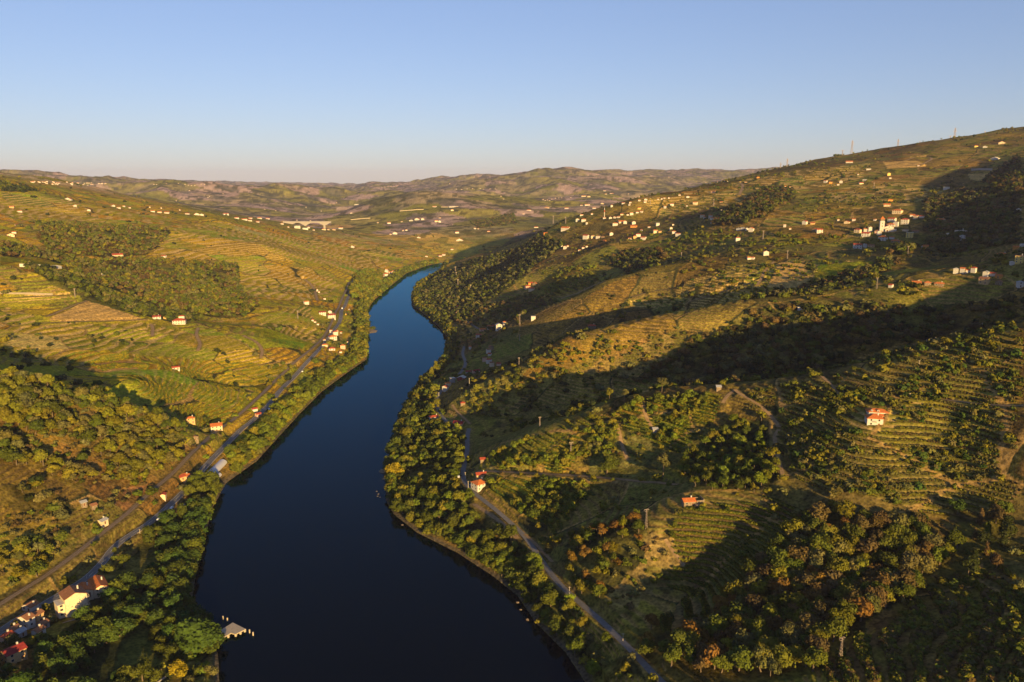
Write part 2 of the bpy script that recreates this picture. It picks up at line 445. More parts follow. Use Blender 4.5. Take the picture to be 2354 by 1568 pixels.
# vineyards
Zdef('vine_gold', [(2,815),(0,700),(110,745),(340,742),(420,760),(470,752),(560,790),(640,830),(690,830),(620,890),(480,985),(420,958),(330,905),(200,840),(100,828)])
Zdef('vine_gold', [(730,800),(640,775),(540,745),(470,712),(560,735),(640,720),(700,700),(735,745)])
Zdef('vine_gold', [(556,612),(650,612),(760,625),(780,660),(720,690),(640,690),(556,672)])
Zdef('vine_gold', [(400,520),(480,510),(560,520),(650,540),(760,545),(870,560),(960,585),(900,600),(840,640),(760,610),(640,600),(560,598),(420,595),(345,588),(395,545)])
Zdef('vine_gold', [(0,500),(90,500),(380,515),(400,500),(300,485),(150,460),(0,440)])
Zdef('vine_gold', [(0,690),(160,655),(190,668),(150,690),(0,700)])
Zdef('vine_bright', [(0,590),(80,594),(140,603),(170,609),(40,612),(0,612)])
Zdef('field_tan', [(110,735),(205,690),(270,712),(345,737),(160,739)])
Zdef('vine_bright', [(640,762),(740,795),(700,806),(640,790),(560,755)])
Zdef('vine_green', [(1110,1115),(1240,1100),(1400,1110),(1330,1150),(1280,1230),(1200,1180)])
Zdef('vine_green', [(1400,950),(1500,915),(1660,905),(1640,960),(1560,1040),(1480,1000),(1440,985)])
Zdef('vine_green', [(1110,1060),(1240,1000),(1380,950),(1420,975),(1420,1040),(1330,1060),(1280,1085),(1150,1082)])
Zdef('vine_brown', [(1690,900),(1900,868),(2120,795),(2340,750),(2340,1140),(2150,1170),(1900,1130),(1810,1080),(1780,980),(1740,925)])
Zdef('vine_fan', [(1530,1240),(1560,1190),(1620,1165),(1800,1150),(1850,1185),(1760,1300),(1640,1400),(1540,1450),(1500,1440),(1570,1330)])
Zdef('vine_rough', [(1890,1560),(1960,1480),(2060,1420),(2150,1340),(2340,1300),(2340,1560)])
Zdef('vine_green', [(1240,655),(1245,620),(1390,612),(1360,655),(1300,675),(1260,690)])
Zdef('vine_brown', [(1400,700),(1560,665),(1700,610),(1840,600),(2000,600),(1960,660),(1700,690),(1540,705)])
Zdef('vine_green', [(1740,545),(1830,535),(1960,550),(2000,565),(1800,568),(1700,560)])
Zdef('vine_green', [(1400,600),(1560,545),(1680,525),(1700,545),(1600,580),(1500,605)])
Zdef('vine_brown', [(1480,470),(1640,430),(1780,400),(1900,385),(2000,375),(1980,410),(1800,450),(1640,480),(1500,490)])
Zdef('vine_brown', [(1900,430),(2050,420),(2180,430),(2150,470),(1980,480),(1890,470)])
Zdef('vine_bright', [(1880,610),(2000,600),(2040,620),(1960,650),(1890,660),(1870,640)])
Zdef('field_tan', [(1790,605),(1850,598),(1860,640),(1835,662),(1762,660)])
Zdef('field_tan', [(2225,400),(2290,398),(2300,410),(2230,412)])
Zdef('field_tan', [(2030,372),(2110,370),(2130,382),(2040,388)])
# dry ground, rock, open scrub, and dark cover laid over shadowed slopes
Zdef('dry', [(1090,1078),(1180,1070),(1380,1085),(1560,1100),(1560,1112),(1300,1098),(1100,1100)])
Zdef('dry', [(1310,1050),(1360,975),(1420,990),(1470,1000),(1520,1045),(1450,1070),(1380,1075)])
Zdef('dry', [(1330,1395),(1380,1330),(1460,1240),(1520,1230),(1560,1290),(1480,1360),(1430,1420)])
Zdef('dry', [(1330,850),(1400,800),(1560,750),(1600,770),(1560,830),(1440,870)])
Zdef('dry', [(150,1250),(220,1180),(300,1110),(360,1110),(290,1190),(200,1270)])
Zdef('dry', [(380,1080),(430,1000),(470,1010),(440,1050)])
Zdef('dark', [(1450,880),(1600,780),(1750,710),(2000,700),(2340,680),(2340,730),(2130,780),(1900,850),(1700,880),(1540,885)])  # gully scrub, its tone kept low to deepen the shade of these slopes
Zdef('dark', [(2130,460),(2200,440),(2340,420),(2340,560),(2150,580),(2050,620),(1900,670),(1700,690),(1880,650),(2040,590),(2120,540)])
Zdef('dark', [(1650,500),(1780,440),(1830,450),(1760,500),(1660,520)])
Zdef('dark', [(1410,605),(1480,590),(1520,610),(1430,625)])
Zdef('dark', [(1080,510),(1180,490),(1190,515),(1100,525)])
Zdef('dark', [(0,1105),(90,1110),(170,1160),(150,1195),(0,1160)])  # dark cover standing in for the gully shadow here
# woods
Zdef('wood_oak', [(80,510),(160,513),(300,520),(385,528),(385,545),(335,588),(200,592),(100,570)])
Zdef('wood_oak', [(180,640),(250,610),(330,592),(430,600),(545,608),(552,660),(600,700),(560,730),(470,725),(400,715),(300,680)])
Zdef('wood_oak', [(0,560),(80,570),(200,598),(330,592),(250,615),(180,640),(140,605),(80,592),(0,588)])
Zdef('wood_gully', [(1520,1560),(1600,1450),(1720,1330),(1840,1200),(1960,1185),(2110,1215),(2190,1280),(2090,1370),(1960,1450),(1870,1550)])
Zdef('wood_green', [(1560,1070),(1620,1010),(1700,965),(1750,965),(1775,1040),(1795,1110),(1700,1135),(1600,1125)])
Zdef('wood_edge', [(2180,1200),(2340,1180),(2340,1290),(2200,1330),(2150,1340),(2190,1280)])
Zdef('wood_near', [(10,860),(100,880),(250,920),(330,945),(420,990),(415,1060),(340,1110),(250,1110),(160,1120),(80,1080),(0,1060)])
Zdef('wood_left_low', [(0,1180),(100,1180),(160,1230),(130,1300),(0,1390)])
Zdef('garden_left', [(190,1390),(260,1310),(330,1230),(420,1180),(470,1200),(450,1300),(430,1390),(490,1460),(480,1480),(420,1505),(380,1550),(340,1600),(-20,1620),(10,1560),(60,1520),(110,1480),(150,1440)])
Zdef('slope_b', [(1050,925),(1110,890),(1230,825),(1300,790),(1430,758),(1400,800),(1300,870),(1180,920),(1090,960)])
Zdef('river_right', [(905,1180),(890,1150),(885,1090),(900,1040),(920,970),(945,930),(990,880),(1010,930),(1030,975),(1072,1000),(1062,1090),(1050,1110),(1090,1150),(1060,1180),(1000,1180)])
Zdef('river_right', [(915,1185),(1000,1185),(1080,1165),(1180,1240),(1250,1310),(1330,1400),(1420,1490),(1490,1560),(1360,1560),(1300,1490),(1240,1430),(1195,1368),(1130,1315),(1050,1262),(965,1220)])
Zdef('above_road', [(1130,1145),(1190,1175),(1270,1290),(1350,1370),(1400,1400),(1340,1340),(1300,1260),(1240,1190)])
Zdef('spur_wood', [(1290,1290),(1320,1230),(1450,1195),(1490,1230),(1420,1330),(1370,1390),(1330,1370)])
Zdef('spur_wood', [(1420,1480),(1440,1430),(1540,1440),(1560,1500),(1510,1540)])
Zdef('wood_far_right', [(960,690),(1000,640),(1060,612),(1180,575),(1250,540),(1300,560),(1200,640),(1100,700),(1060,740),(1010,730)])
Zdef('wood_conif', [(1400,600),(1440,580),(1510,575),(1540,595),(1480,612),(1400,612)])
Zdef('wood_conif', [(2260,420),(2300,385),(2345,360),(2345,450),(2290,450)])
Zdef('wood_conif', [(1640,520),(1680,480),(1780,430),(1830,440),(1770,490),(1700,520)])
Zdef('wood_crest', [(45,606),(180,642),(300,692),(430,722),(470,735),(440,746),(330,728),(250,704),(160,668),(60,622)])
Zdef('wood_skyline', [(0,424),(50,431),(88,441),(60,447),(0,441)])
Zdef('wood_plane', [(805,665),(815,640),(850,625),(885,640),(870,665),(840,690),(815,690)])
Zdef('scrub_c', [(1050,745),(1110,700),(1210,680),(1290,690),(1190,740),(1110,760)])

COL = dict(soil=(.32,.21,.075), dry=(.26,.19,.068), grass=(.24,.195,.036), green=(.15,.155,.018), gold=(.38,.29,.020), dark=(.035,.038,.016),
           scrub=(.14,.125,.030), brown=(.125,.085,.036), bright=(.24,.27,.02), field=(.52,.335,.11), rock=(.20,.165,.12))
COL['vine'] = (.29, .23, .016); COL['tan'] = (.52, .36, .13)
r_ = np.hypot(GX, GY)
n1 = fbm(GX / 45, GY / 45, 31, 4); n2 = fbm(GX / 14, GY / 14, 41, 3); n3 = fbm(GX / 160, GY / 160, 51, 3)
def C(k): return np.array(COL[k], np.float32)
def mix(a, b, f): return a + (b - a) * f[..., None]
# fields: each cell of a jittered grid has its own tint, row spacing and share of bare ground
def cells(sx, sy, seed, rot=0.0):
    c, s = math.cos(rot), math.sin(rot)
    X = (GX * c + GY * s) / sx + (n3 - .5) * .8; Y = (-GX * s + GY * c) / sy + (n1 - .5) * .35
    ix, iy = np.floor(X), np.floor(Y)
    bd = np.full(GX.shape, 9.0, np.float32); b2 = np.full(GX.shape, 9.0, np.float32); bi = np.zeros(GX.shape, np.float32)
    for ox in (-1, 0, 1):
        for oy in (-1, 0, 1):
            jx, jy = (ix + ox).astype(np.int64), (iy + oy).astype(np.int64)
            d = (X - jx - _hash(jx, jy, seed)) ** 2 + (Y - jy - _hash(jx, jy, seed + 1)) ** 2
            d = d.astype(np.float32)
            nn = d < bd
            b2 = np.where(nn, bd, np.minimum(b2, d)); bi = np.where(nn, _hash(jx, jy, seed + 2), bi); bd = np.where(nn, d, bd)
    return bi, np.sqrt(b2) - np.sqrt(bd)
fid, fedge = cells(95, 60, 61, 0.4)
fid2, fedge2 = cells(260, 200, 71, -0.3)
right = GX > np.interp(GY, [0, 403, 663, 1250, 2700, 4000], [0, -40, -150, -165, -180, 300])
# default cover: mixed terraces and scrub
A = mix(C('scrub') * np.ones(GX.shape + (3,), np.float32), C('grass'), smooth(.35, .6, n1))
A = mix(A, C('brown'), smooth(.52, .64, n3) * .55)
A = mix(A, C('dark'), smooth(.55, .66, n2 * .5 + n1 * .5) * .8)
B = mix(C('soil') * np.ones_like(A), C('brown'), smooth(.4, .6, n3))
S = np.where(fid > .25, .75, .25).astype(np.float32)
tint = np.stack([.8 + .5 * fid, .85 + .35 * ((fid * 7.3) % 1), .8 + .4 * ((fid * 3.7) % 1)], -1)
A = A * tint
STEP = np.interp(r_, [300, 800, 1500, 3000, 8000], [2.0, 2.3, 3.1, 5.2, 20.0]) * (0.85 + .4 * ((fid * 5.1) % 1))
left_gold = ~right & (r_ > 800)
A = np.where(left_gold[..., None], mix(C('gold') * tint, C('green') * 1.5, smooth(.45, .65, n1)), A)
def inz(k):
    m = np.zeros(GX.shape, bool)
    for P in Z[k]:
        x0, y0 = P.min(0); x1, y1 = P.max(0)
        b = (GX >= x0) & (GX <= x1) & (GY >= y0) & (GY <= y1)
        wx = 0 if k in ('field_tan', 'vine_bright', 'vine_green') else 1
        m[b] |= in_poly(GX[b] + wx * ((n2[b] - .5) * 16 + (n1[b] - .5) * 22), GY[b] + wx * ((n1[b] - .5) * 26 - (n2[b] - .5) * 10), P)
    return m
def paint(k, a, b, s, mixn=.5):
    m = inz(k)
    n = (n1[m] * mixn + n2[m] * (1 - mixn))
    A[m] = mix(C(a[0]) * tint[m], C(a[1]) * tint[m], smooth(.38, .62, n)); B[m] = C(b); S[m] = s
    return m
paint('vine_gold', ('vine', 'green'), 'tan', .95)
vg = inz('vine_gold') & (r_ > 1000)
pick = (fid * 11.3) % 1
for lo_, hi_, ca, sv_ in ((0, .22, 'gold', .9), (.22, .36, 'bright', .35), (.36, .5, 'green', .8), (.5, .54, 'tan', .5), (.54, 1, 'vine', .95)):
    m = vg & (pick >= lo_) & (pick < hi_)
    A[m] = mix(C(ca) * (.75 if ca == 'tan' else 1) * tint[m], C('vine') * tint[m], smooth(.4, .7, n1[m])); S[m] = sv_
paint('vine_green', ('green', 'grass'), 'brown', .8)
paint('vine_brown', ('grass', 'scrub'), 'tan', .85)
paint('vine_fan', ('brown', 'scrub'), 'soil', .85)
paint('vine_rough', ('scrub', 'brown'), 'brown', .6)
paint('vine_bright', ('bright', 'green'), 'gold', .25)
m = paint('field_tan', ('field', 'field'), 'dry', .45); A[m] = C('field') * (.85 + .3 * n2[m])[:, None]
paint('dry', ('dry', 'scrub'), 'brown', .4, .3)
paint('dark', ('dark', 'scrub'), 'brown', .25, .4)  # gully scrub with shade put into its colour
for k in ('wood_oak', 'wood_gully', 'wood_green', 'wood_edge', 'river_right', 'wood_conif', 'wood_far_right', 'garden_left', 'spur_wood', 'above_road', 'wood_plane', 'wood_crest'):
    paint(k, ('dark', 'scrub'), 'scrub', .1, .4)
for k in ('wood_near', 'wood_left_low', 'slope_b', 'scrub_c'):
    paint(k, ('scrub', 'grass'), 'dry', .35, .4)
# beyond the bend: patchwork of brown, olive and wooded ground, distance haze painted into its colours
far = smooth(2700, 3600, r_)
COL['haze_heath'] = (.31, .225, .20)  # schist heath, paled to mauve to carry distance haze
FA = mix(mix(C('haze_heath') * np.ones_like(A), C('scrub') * 1.5, smooth(.3, .7, fid2)), C('dark') * np.array([1.6, 1.7, 3.0], np.float32), smooth(.5, .64, n3 * .6 + fbm(GX / 90, GY / 90, 91, 3) * .4) * .8)  # woods blued in colour for the haze too
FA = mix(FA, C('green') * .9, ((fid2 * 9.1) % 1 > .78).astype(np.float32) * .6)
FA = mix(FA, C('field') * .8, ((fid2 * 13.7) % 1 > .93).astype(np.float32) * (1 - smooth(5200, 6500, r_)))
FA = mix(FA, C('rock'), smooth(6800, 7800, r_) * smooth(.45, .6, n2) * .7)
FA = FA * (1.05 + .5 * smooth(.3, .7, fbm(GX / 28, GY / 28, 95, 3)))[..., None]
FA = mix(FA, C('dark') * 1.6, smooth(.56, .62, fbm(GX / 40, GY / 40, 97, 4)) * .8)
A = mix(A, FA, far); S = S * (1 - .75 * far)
# hedges and banks between fields
hedge = (1 - smooth(.02, .07, fedge)) * (S > .5) * (r_ > 450) * (1 - far)
A = mix(A, C('dark') * 1.3, hedge * (fid > .5)); A = mix(A, C('soil'), hedge * (fid <= .5))
S = S * (1 - hedge)
# mud and stones along the waterline
wet = (1 - smooth(1.0, 3.0 + 5 * n1, _rd)) * ~_ri
A = mix(A, C('rock') * .55, wet); S = S * (1 - wet)
PHASE = (SMOOTHZ / STEP + (n1 - .5) * .7 + (n3 - .5) * 1.6).astype(np.float32)
# real steps where the slope is near enough to show them
fr = PHASE - np.floor(PHASE)
tm = smooth(.4, .8, S) * (1 - smooth(1500, 2200, r_)) * smooth(6, 14, _rd)
for nm, L, w, key in ROADS:
    x0, y0 = L[:, :2].min(0) - 25; x1, y1 = L[:, :2].max(0) + 25
    mi = np.nonzero((GX > x0) & (GX < x1) & (GY > y0) & (GY < y1))
    d = dist_line(GX[mi], GY[mi], L[:, :2])[0]
    tm[mi] *= smooth(w / 2 + 2, w / 2 + 7, d)
    e = .8 * (1 - smooth(w * .5 + .3, w * .5 + 3, d))
    A[mi] = mix(A[mi], C('dry') * .8, e); S[mi] *= 1 - e
GZ = GZ + (STEP * (smooth(.55, .92, fr) - fr) * tm * .75 + (n2 - .5) * 1.2 * smooth(8, 20, _rd) * (tm > .01)).astype(np.float32)
for nm, L, w, key in ROADS:      # keep the verge below the roadway
    x0, y0 = L[:, :2].min(0) - 12; x1, y1 = L[:, :2].max(0) + 12
    mi = np.nonzero((GX > x0) & (GX < x1) & (GY > y0) & (GY < y1))
    d, p = dist_line(GX[mi], GY[mi], L[:, :2])
    zr = np.interp(p, np.arange(len(L)), L[:, 2]) - .15
    h = d < w * .5 + .8 + .004 * r_[mi]
    GZ[mi] = np.where(h, np.minimum(GZ[mi], zr), GZ[mi])

gm = bpy.data.materials.new("hillside_soil"); gm.use_nodes = True
gb = gm.node_tree.nodes['Principled BSDF']; gb.inputs['Roughness'].default_value = 1.0; gb.inputs['Specular IOR Level'].default_value = 0.0
aA = nd(gm, 'ShaderNodeAttribute', attribute_name='cover'); aB = nd(gm, 'ShaderNodeAttribute', attribute_name='bank'); aP = nd(gm, 'ShaderNodeAttribute', attribute_name='phase'); aS = nd(gm, 'ShaderNodeAttribute', attribute_name='stripe')
geo = nd(gm, 'ShaderNodeNewGeometry')
nz = nd(gm, 'ShaderNodeTexNoise'); nz.inputs['Scale'].default_value = .22; nz.inputs['Detail'].default_value = 5; nz.inputs['Roughness'].default_value = .7
nz2 = nd(gm, 'ShaderNodeTexNoise'); nz2.inputs['Scale'].default_value = .05; nz2.inputs['Detail'].default_value = 6
lk(gm, geo.outputs['Position'], nz.inputs['Vector']); lk(gm, geo.outputs['Position'], nz2.inputs['Vector'])
ad = nd(gm, 'ShaderNodeMath', operation='MULTIPLY_ADD'); lk(gm, nz.outputs[0], ad.inputs[0]); ad.inputs[1].default_value = .5; lk(gm, aP.outputs['Fac'], ad.inputs[2])
frn = nd(gm, 'ShaderNodeMath', operation='FRACT'); lk(gm, ad.outputs[0], frn.inputs[0])
rp = nd(gm, 'ShaderNodeValToRGB'); lk(gm, frn.outputs[0], rp.inputs[0])
e = rp.color_ramp.elements; e[0].position = 0; e[0].color = (.25, .25, .25, 1); e[1].position = .12; e[1].color = (0, 0, 0, 1)
for p, c in ((.5, 0), (.62, 1), (.88, 1), (.97, .3)):
    q = e.new(p); q.color = (c, c, c, 1)
ml = nd(gm, 'ShaderNodeMath', operation='MULTIPLY'); lk(gm, rp.outputs[0], ml.inputs[0]); lk(gm, aS.outputs['Fac'], ml.inputs[1])
mx = nd(gm, 'ShaderNodeMix', data_type='RGBA'); lk(gm, ml.outputs[0], mx.inputs[0]); lk(gm, aA.outputs['Color'], mx.inputs[6]); lk(gm, aB.outputs['Color'], mx.inputs[7])
cr = nd(gm, 'ShaderNodeValToRGB'); lk(gm, nz.outputs[0], cr.inputs[0]); cr.color_ramp.elements[0].position = .3; cr.color_ramp.elements[0].color = (.42, .45, .42, 1); cr.color_ramp.elements[1].position = .72; cr.color_ramp.elements[1].color = (1.45, 1.38, 1.3, 1)
m2 = nd(gm, 'ShaderNodeMix', data_type='RGBA', blend_type='MULTIPLY'); m2.inputs[0].default_value = 1; lk(gm, mx.outputs[2], m2.inputs[6]); lk(gm, cr.outputs[0], m2.inputs[7])
vz = nd(gm, 'ShaderNodeTexVoronoi'); vz.inputs['Scale'].default_value = .45; lk(gm, geo.outputs['Position'], vz.inputs['Vector'])
vr = nd(gm, 'ShaderNodeMapRange'); vr.inputs[1].default_value = .1; vr.inputs[2].default_value = .75; vr.inputs[3].default_value = .55; vr.inputs[4].default_value = 1.2; lk(gm, vz.outputs['Distance'], vr.inputs[0])
m3 = nd(gm, 'ShaderNodeVectorMath', operation='SCALE'); lk(gm, m2.outputs[2], m3.inputs[0]); lk(gm, vr.outputs[0], m3.inputs['Scale'])
lk(gm, m3.outputs[0], gb.inputs['Base Color'])
bp = nd(gm, 'ShaderNodeBump'); bp.inputs['Strength'].default_value = .8; bp.inputs['Distance'].default_value = 1.5; lk(gm, nz.outputs[0], bp.inputs['Height']); lk(gm, bp.outputs[0], gb.inputs['Normal'])

idx = np.arange(NR * NT).reshape(NR, NT)
F = np.stack([idx[:-1, :-1], idx[1:, :-1], idx[1:, 1:], idx[:-1, 1:]], -1).reshape(-1, 4)
def rgba(a): return np.concatenate([a.reshape(-1, 3), np.ones((a.size // 3, 1), np.float32)], 1)
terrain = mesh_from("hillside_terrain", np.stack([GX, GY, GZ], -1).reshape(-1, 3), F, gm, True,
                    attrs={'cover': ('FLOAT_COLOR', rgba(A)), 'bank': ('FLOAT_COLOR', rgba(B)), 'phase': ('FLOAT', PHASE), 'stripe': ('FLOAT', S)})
tag(terrain, kind='structure')
del F

# ------------------------------------------------------------------ river
wm = bpy.data.materials.new("river_water"); wm.use_nodes = True; wm.node_tree.nodes.clear()
wout = nd(wm, 'ShaderNodeOutputMaterial'); wdf = nd(wm, 'ShaderNodeBsdfDiffuse'); wdf.inputs[0].default_value = (.001, .0025, .004, 1)
wgl = nd(wm, 'ShaderNodeBsdfGlossy'); wgl.inputs['Color'].default_value = (.16, .60, .86, 1); wgl.inputs['Roughness'].default_value = .05
wfr = nd(wm, 'ShaderNodeFresnel'); wfr.inputs['IOR'].default_value = 1.145; wmx = nd(wm, 'ShaderNodeMixShader')
nzw = nd(wm, 'ShaderNodeTexNoise'); nzw.inputs['Scale'].default_value = .5; nzw.inputs['Detail'].default_value = 5
nzl = nd(wm, 'ShaderNodeTexNoise'); nzl.inputs['Scale'].default_value = .012; nzl.inputs['Detail'].default_value = 3
gw = nd(wm, 'ShaderNodeNewGeometry'); lk(wm, gw.outputs['Position'], nzw.inputs['Vector']); lk(wm, gw.outputs['Position'], nzl.inputs['Vector'])
wst = nd(wm, 'ShaderNodeMapRange'); wst.inputs[1].default_value = .4; wst.inputs[2].default_value = .65; wst.inputs[3].default_value = .04; wst.inputs[4].default_value = .22; lk(wm, nzl.outputs[0], wst.inputs[0])
bw = nd(wm, 'ShaderNodeBump'); bw.inputs['Distance'].default_value = .2; lk(wm, wst.outputs[0], bw.inputs['Strength'])
lk(wm, nzw.outputs[0], bw.inputs['Height']); lk(wm, bw.outputs[0], wgl.inputs['Normal']); lk(wm, wfr.outputs[0], wmx.inputs[0]); lk(wm, wdf.outputs[0], wmx.inputs[1]); lk(wm, wgl.outputs[0], wmx.inputs[2]); lk(wm, wmx.outputs[0], wout.inputs[0])
river = mesh_from("river_water", [(-900, -3000, 0), (900, -3000, 0), (900, 3800, 0), (-900, 3800, 0)], np.array([(0, 1, 2, 3)]), wm)
tag(river, kind='structure')

# ------------------------------------------------------------------ road surfaces
RM = {}
def noisy(name, c1, c2, scale, rough=.9):
    m = mat(name, c1, rough, .2)
    n = nd(m, 'ShaderNodeTexNoise'); n.inputs['Scale'].default_value = scale; n.inputs['Detail'].default_value = 5
    g = nd(m, 'ShaderNodeNewGeometry'); lk(m, g.outputs['Position'], n.inputs['Vector'])
    x = nd(m, 'ShaderNodeMix', data_type='RGBA'); x.inputs[6].default_value = (*c1, 1); x.inputs[7].default_value = (*c2, 1)
    r = nd(m, 'ShaderNodeMapRange'); r.inputs[1].default_value = .35; r.inputs[2].default_value = .65; lk(m, n.outputs[0], r.inputs[0]); lk(m, r.outputs[0], x.inputs[0])
    lk(m, x.outputs[2], m.node_tree.nodes['Principled BSDF'].inputs['Base Color'])
    return m
RM['asphalt'] = noisy('road_asphalt', (.12, .115, .112), (.17, .16, .15), .5)
RM['dirt'] = noisy('track_dirt', (.30, .20, .10), (.20, .13, .065), .4)
RM['rail'] = noisy('rail_ballast', (.17, .12, .075), (.23, .17, .105), .6)
M_line = mat('road_paint', (.62, .60, .55)); M_rail = mat('rail_steel', (.24, .19, .15), .5, .4, .3); M_stone = noisy('parapet_stone', (.32, .27, .21), (.22, .18, .14), .8)
def offset_line(L, off):
    t = np.gradient(L[:, :2], axis=0); t /= np.maximum(np.hypot(t[:, 0], t[:, 1]), 1e-6)[:, None]
    q = L.copy(); q[:, 0] += t[:, 1] * off; q[:, 1] -= t[:, 0] * off
    return q
def ribbon(L, o0, o1, dz):
    a, b = offset_line(L, o0), offset_line(L, o1); a[:, 2] += dz; b[:, 2] += dz
    n = len(L); V = np.concatenate([a, b])
    F = np.array([(i, i + n, i + n + 1, i + 1) for i in range(n - 1)])
    return V, F
def wall_strip(L, off, w, z0, z1):
    """a low wall of real thickness along a line"""
    a, b = offset_line(L, off - w / 2), offset_line(L, off + w / 2); n = len(L)
    V = np.concatenate([a + (0, 0, z0), a + (0, 0, z1), b + (0, 0, z1), b + (0, 0, z0)])
    F = []
    for i in range(n - 1):
        for k in range(4):
            p, q = k * n, ((k + 1) % 4) * n
            F.append((p + i, p + i + 1, q + i + 1, q + i))
    F += [(0, n, 2 * n, 3 * n), (n - 1, 4 * n - 1, 3 * n - 1, 2 * n - 1)]
    return V, F
for nm, L, w, key in ROADS:
    V, F = ribbon(L, w / 2, -w / 2, .06)
    o = mesh_from(nm, V, F, RM[key]); tag(o, kind='structure')
    if key == 'asphalt' and w > 6:
        Vs, Fs = [], []; k = 0
        for off in (-w / 2 + .35, w / 2 - .35):
            v, f = ribbon(L, off + .08, off - .08, .075); Vs.append(v); Fs.append(f + k); k += len(v)
        for i in range(0, len(L) - 2, 3):
            v, f = ribbon(L[i:i + 2], .09, -.09, .075); Vs.append(v); Fs.append(f + k); k += len(v)
        c = mesh_from('road_markings', np.concatenate(Vs), np.concatenate(Fs), M_line); c.parent = o
    if key == 'rail':
        Vs, Fs = [], []; k = 0
        for off in (-.84, .84):
            v, f = wall_strip(L, off, .12, .08, .26); Vs.append(v); Fs += [tuple(np.array(q) + k) for q in f]; k += len(v)
        c = mesh_from('rail', np.concatenate(Vs), Fs, M_rail); c.parent = o
_gr = ROADS[0][1]; _gr = _gr[int(len(_gr) * .12):int(len(_gr) * .8)]
V, F = wall_strip(_gr, 3.2 + .6, .3, -.6, .75); tag(mesh_from('roadside_parapet', V, F, M_stone), 'low pale stone parapet along the river side of the left road', 'wall')

# ------------------------------------------------------------------ trees: crowns of many small leaf clumps round limbs
fm = bpy.data.materials.new("foliage"); fm.use_nodes = True
fb = fm.node_tree.nodes['Principled BSDF']; fb.inputs['Roughness'].default_value = .85; fb.inputs['Specular IOR Level'].default_value = .08
ft = nd(fm, 'ShaderNodeAttribute', attribute_name='tint'); fo = nd(fm, 'ShaderNodeObjectInfo')
fx = nd(fm, 'ShaderNodeMix', data_type='RGBA', blend_type='MULTIPLY'); fx.inputs[0].default_value = 1
lk(fm, ft.outputs['Color'], fx.inputs[6]); lk(fm, fo.outputs['Color'], fx.inputs[7])
fg = nd(fm, 'ShaderNodeNewGeometry'); fn = nd(fm, 'ShaderNodeTexNoise'); fn.inputs['Scale'].default_value = .55; fn.inputs['Detail'].default_value = 4
lk(fm, fg.outputs['Position'], fn.inputs['Vector'])
fr_ = nd(fm, 'ShaderNodeMapRange'); fr_.inputs[1].default_value = .3; fr_.inputs[2].default_value = .7; fr_.inputs[3].default_value = .6; fr_.inputs[4].default_value = 1.4; lk(fm, fn.outputs[0], fr_.inputs[0])
fs = nd(fm, 'ShaderNodeVectorMath', operation='SCALE'); lk(fm, fx.outputs[2], fs.inputs[0]); lk(fm, fr_.outputs[0], fs.inputs['Scale'])
lk(fm, fs.outputs[0], fb.inputs['Base Color'])
bm_ = noisy('bark', (.10, .075, .05), (.16, .12, .085), 3.0)

_t = (1 + 5 ** .5) / 2
ICO_V = np.array([(-1,_t,0),(1,_t,0),(-1,-_t,0),(1,-_t,0),(0,-1,_t),(0,1,_t),(0,-1,-_t),(0,1,-_t),(_t,0,-1),(_t,0,1),(-_t,0,-1),(-_t,0,1)], float)
ICO_V /= np.linalg.norm(ICO_V[0])
ICO_F = np.array([(0,11,5),(0,5,1),(0,1,7),(0,7,10),(0,10,11),(1,5,9),(5,11,4),(11,10,2),(10,7,6),(7,1,8),(3,9,4),(3,4,2),(3,2,6),(3,6,8),(3,8,9),(4,9,5),(2,4,11),(6,2,10),(8,6,7),(9,8,1)])
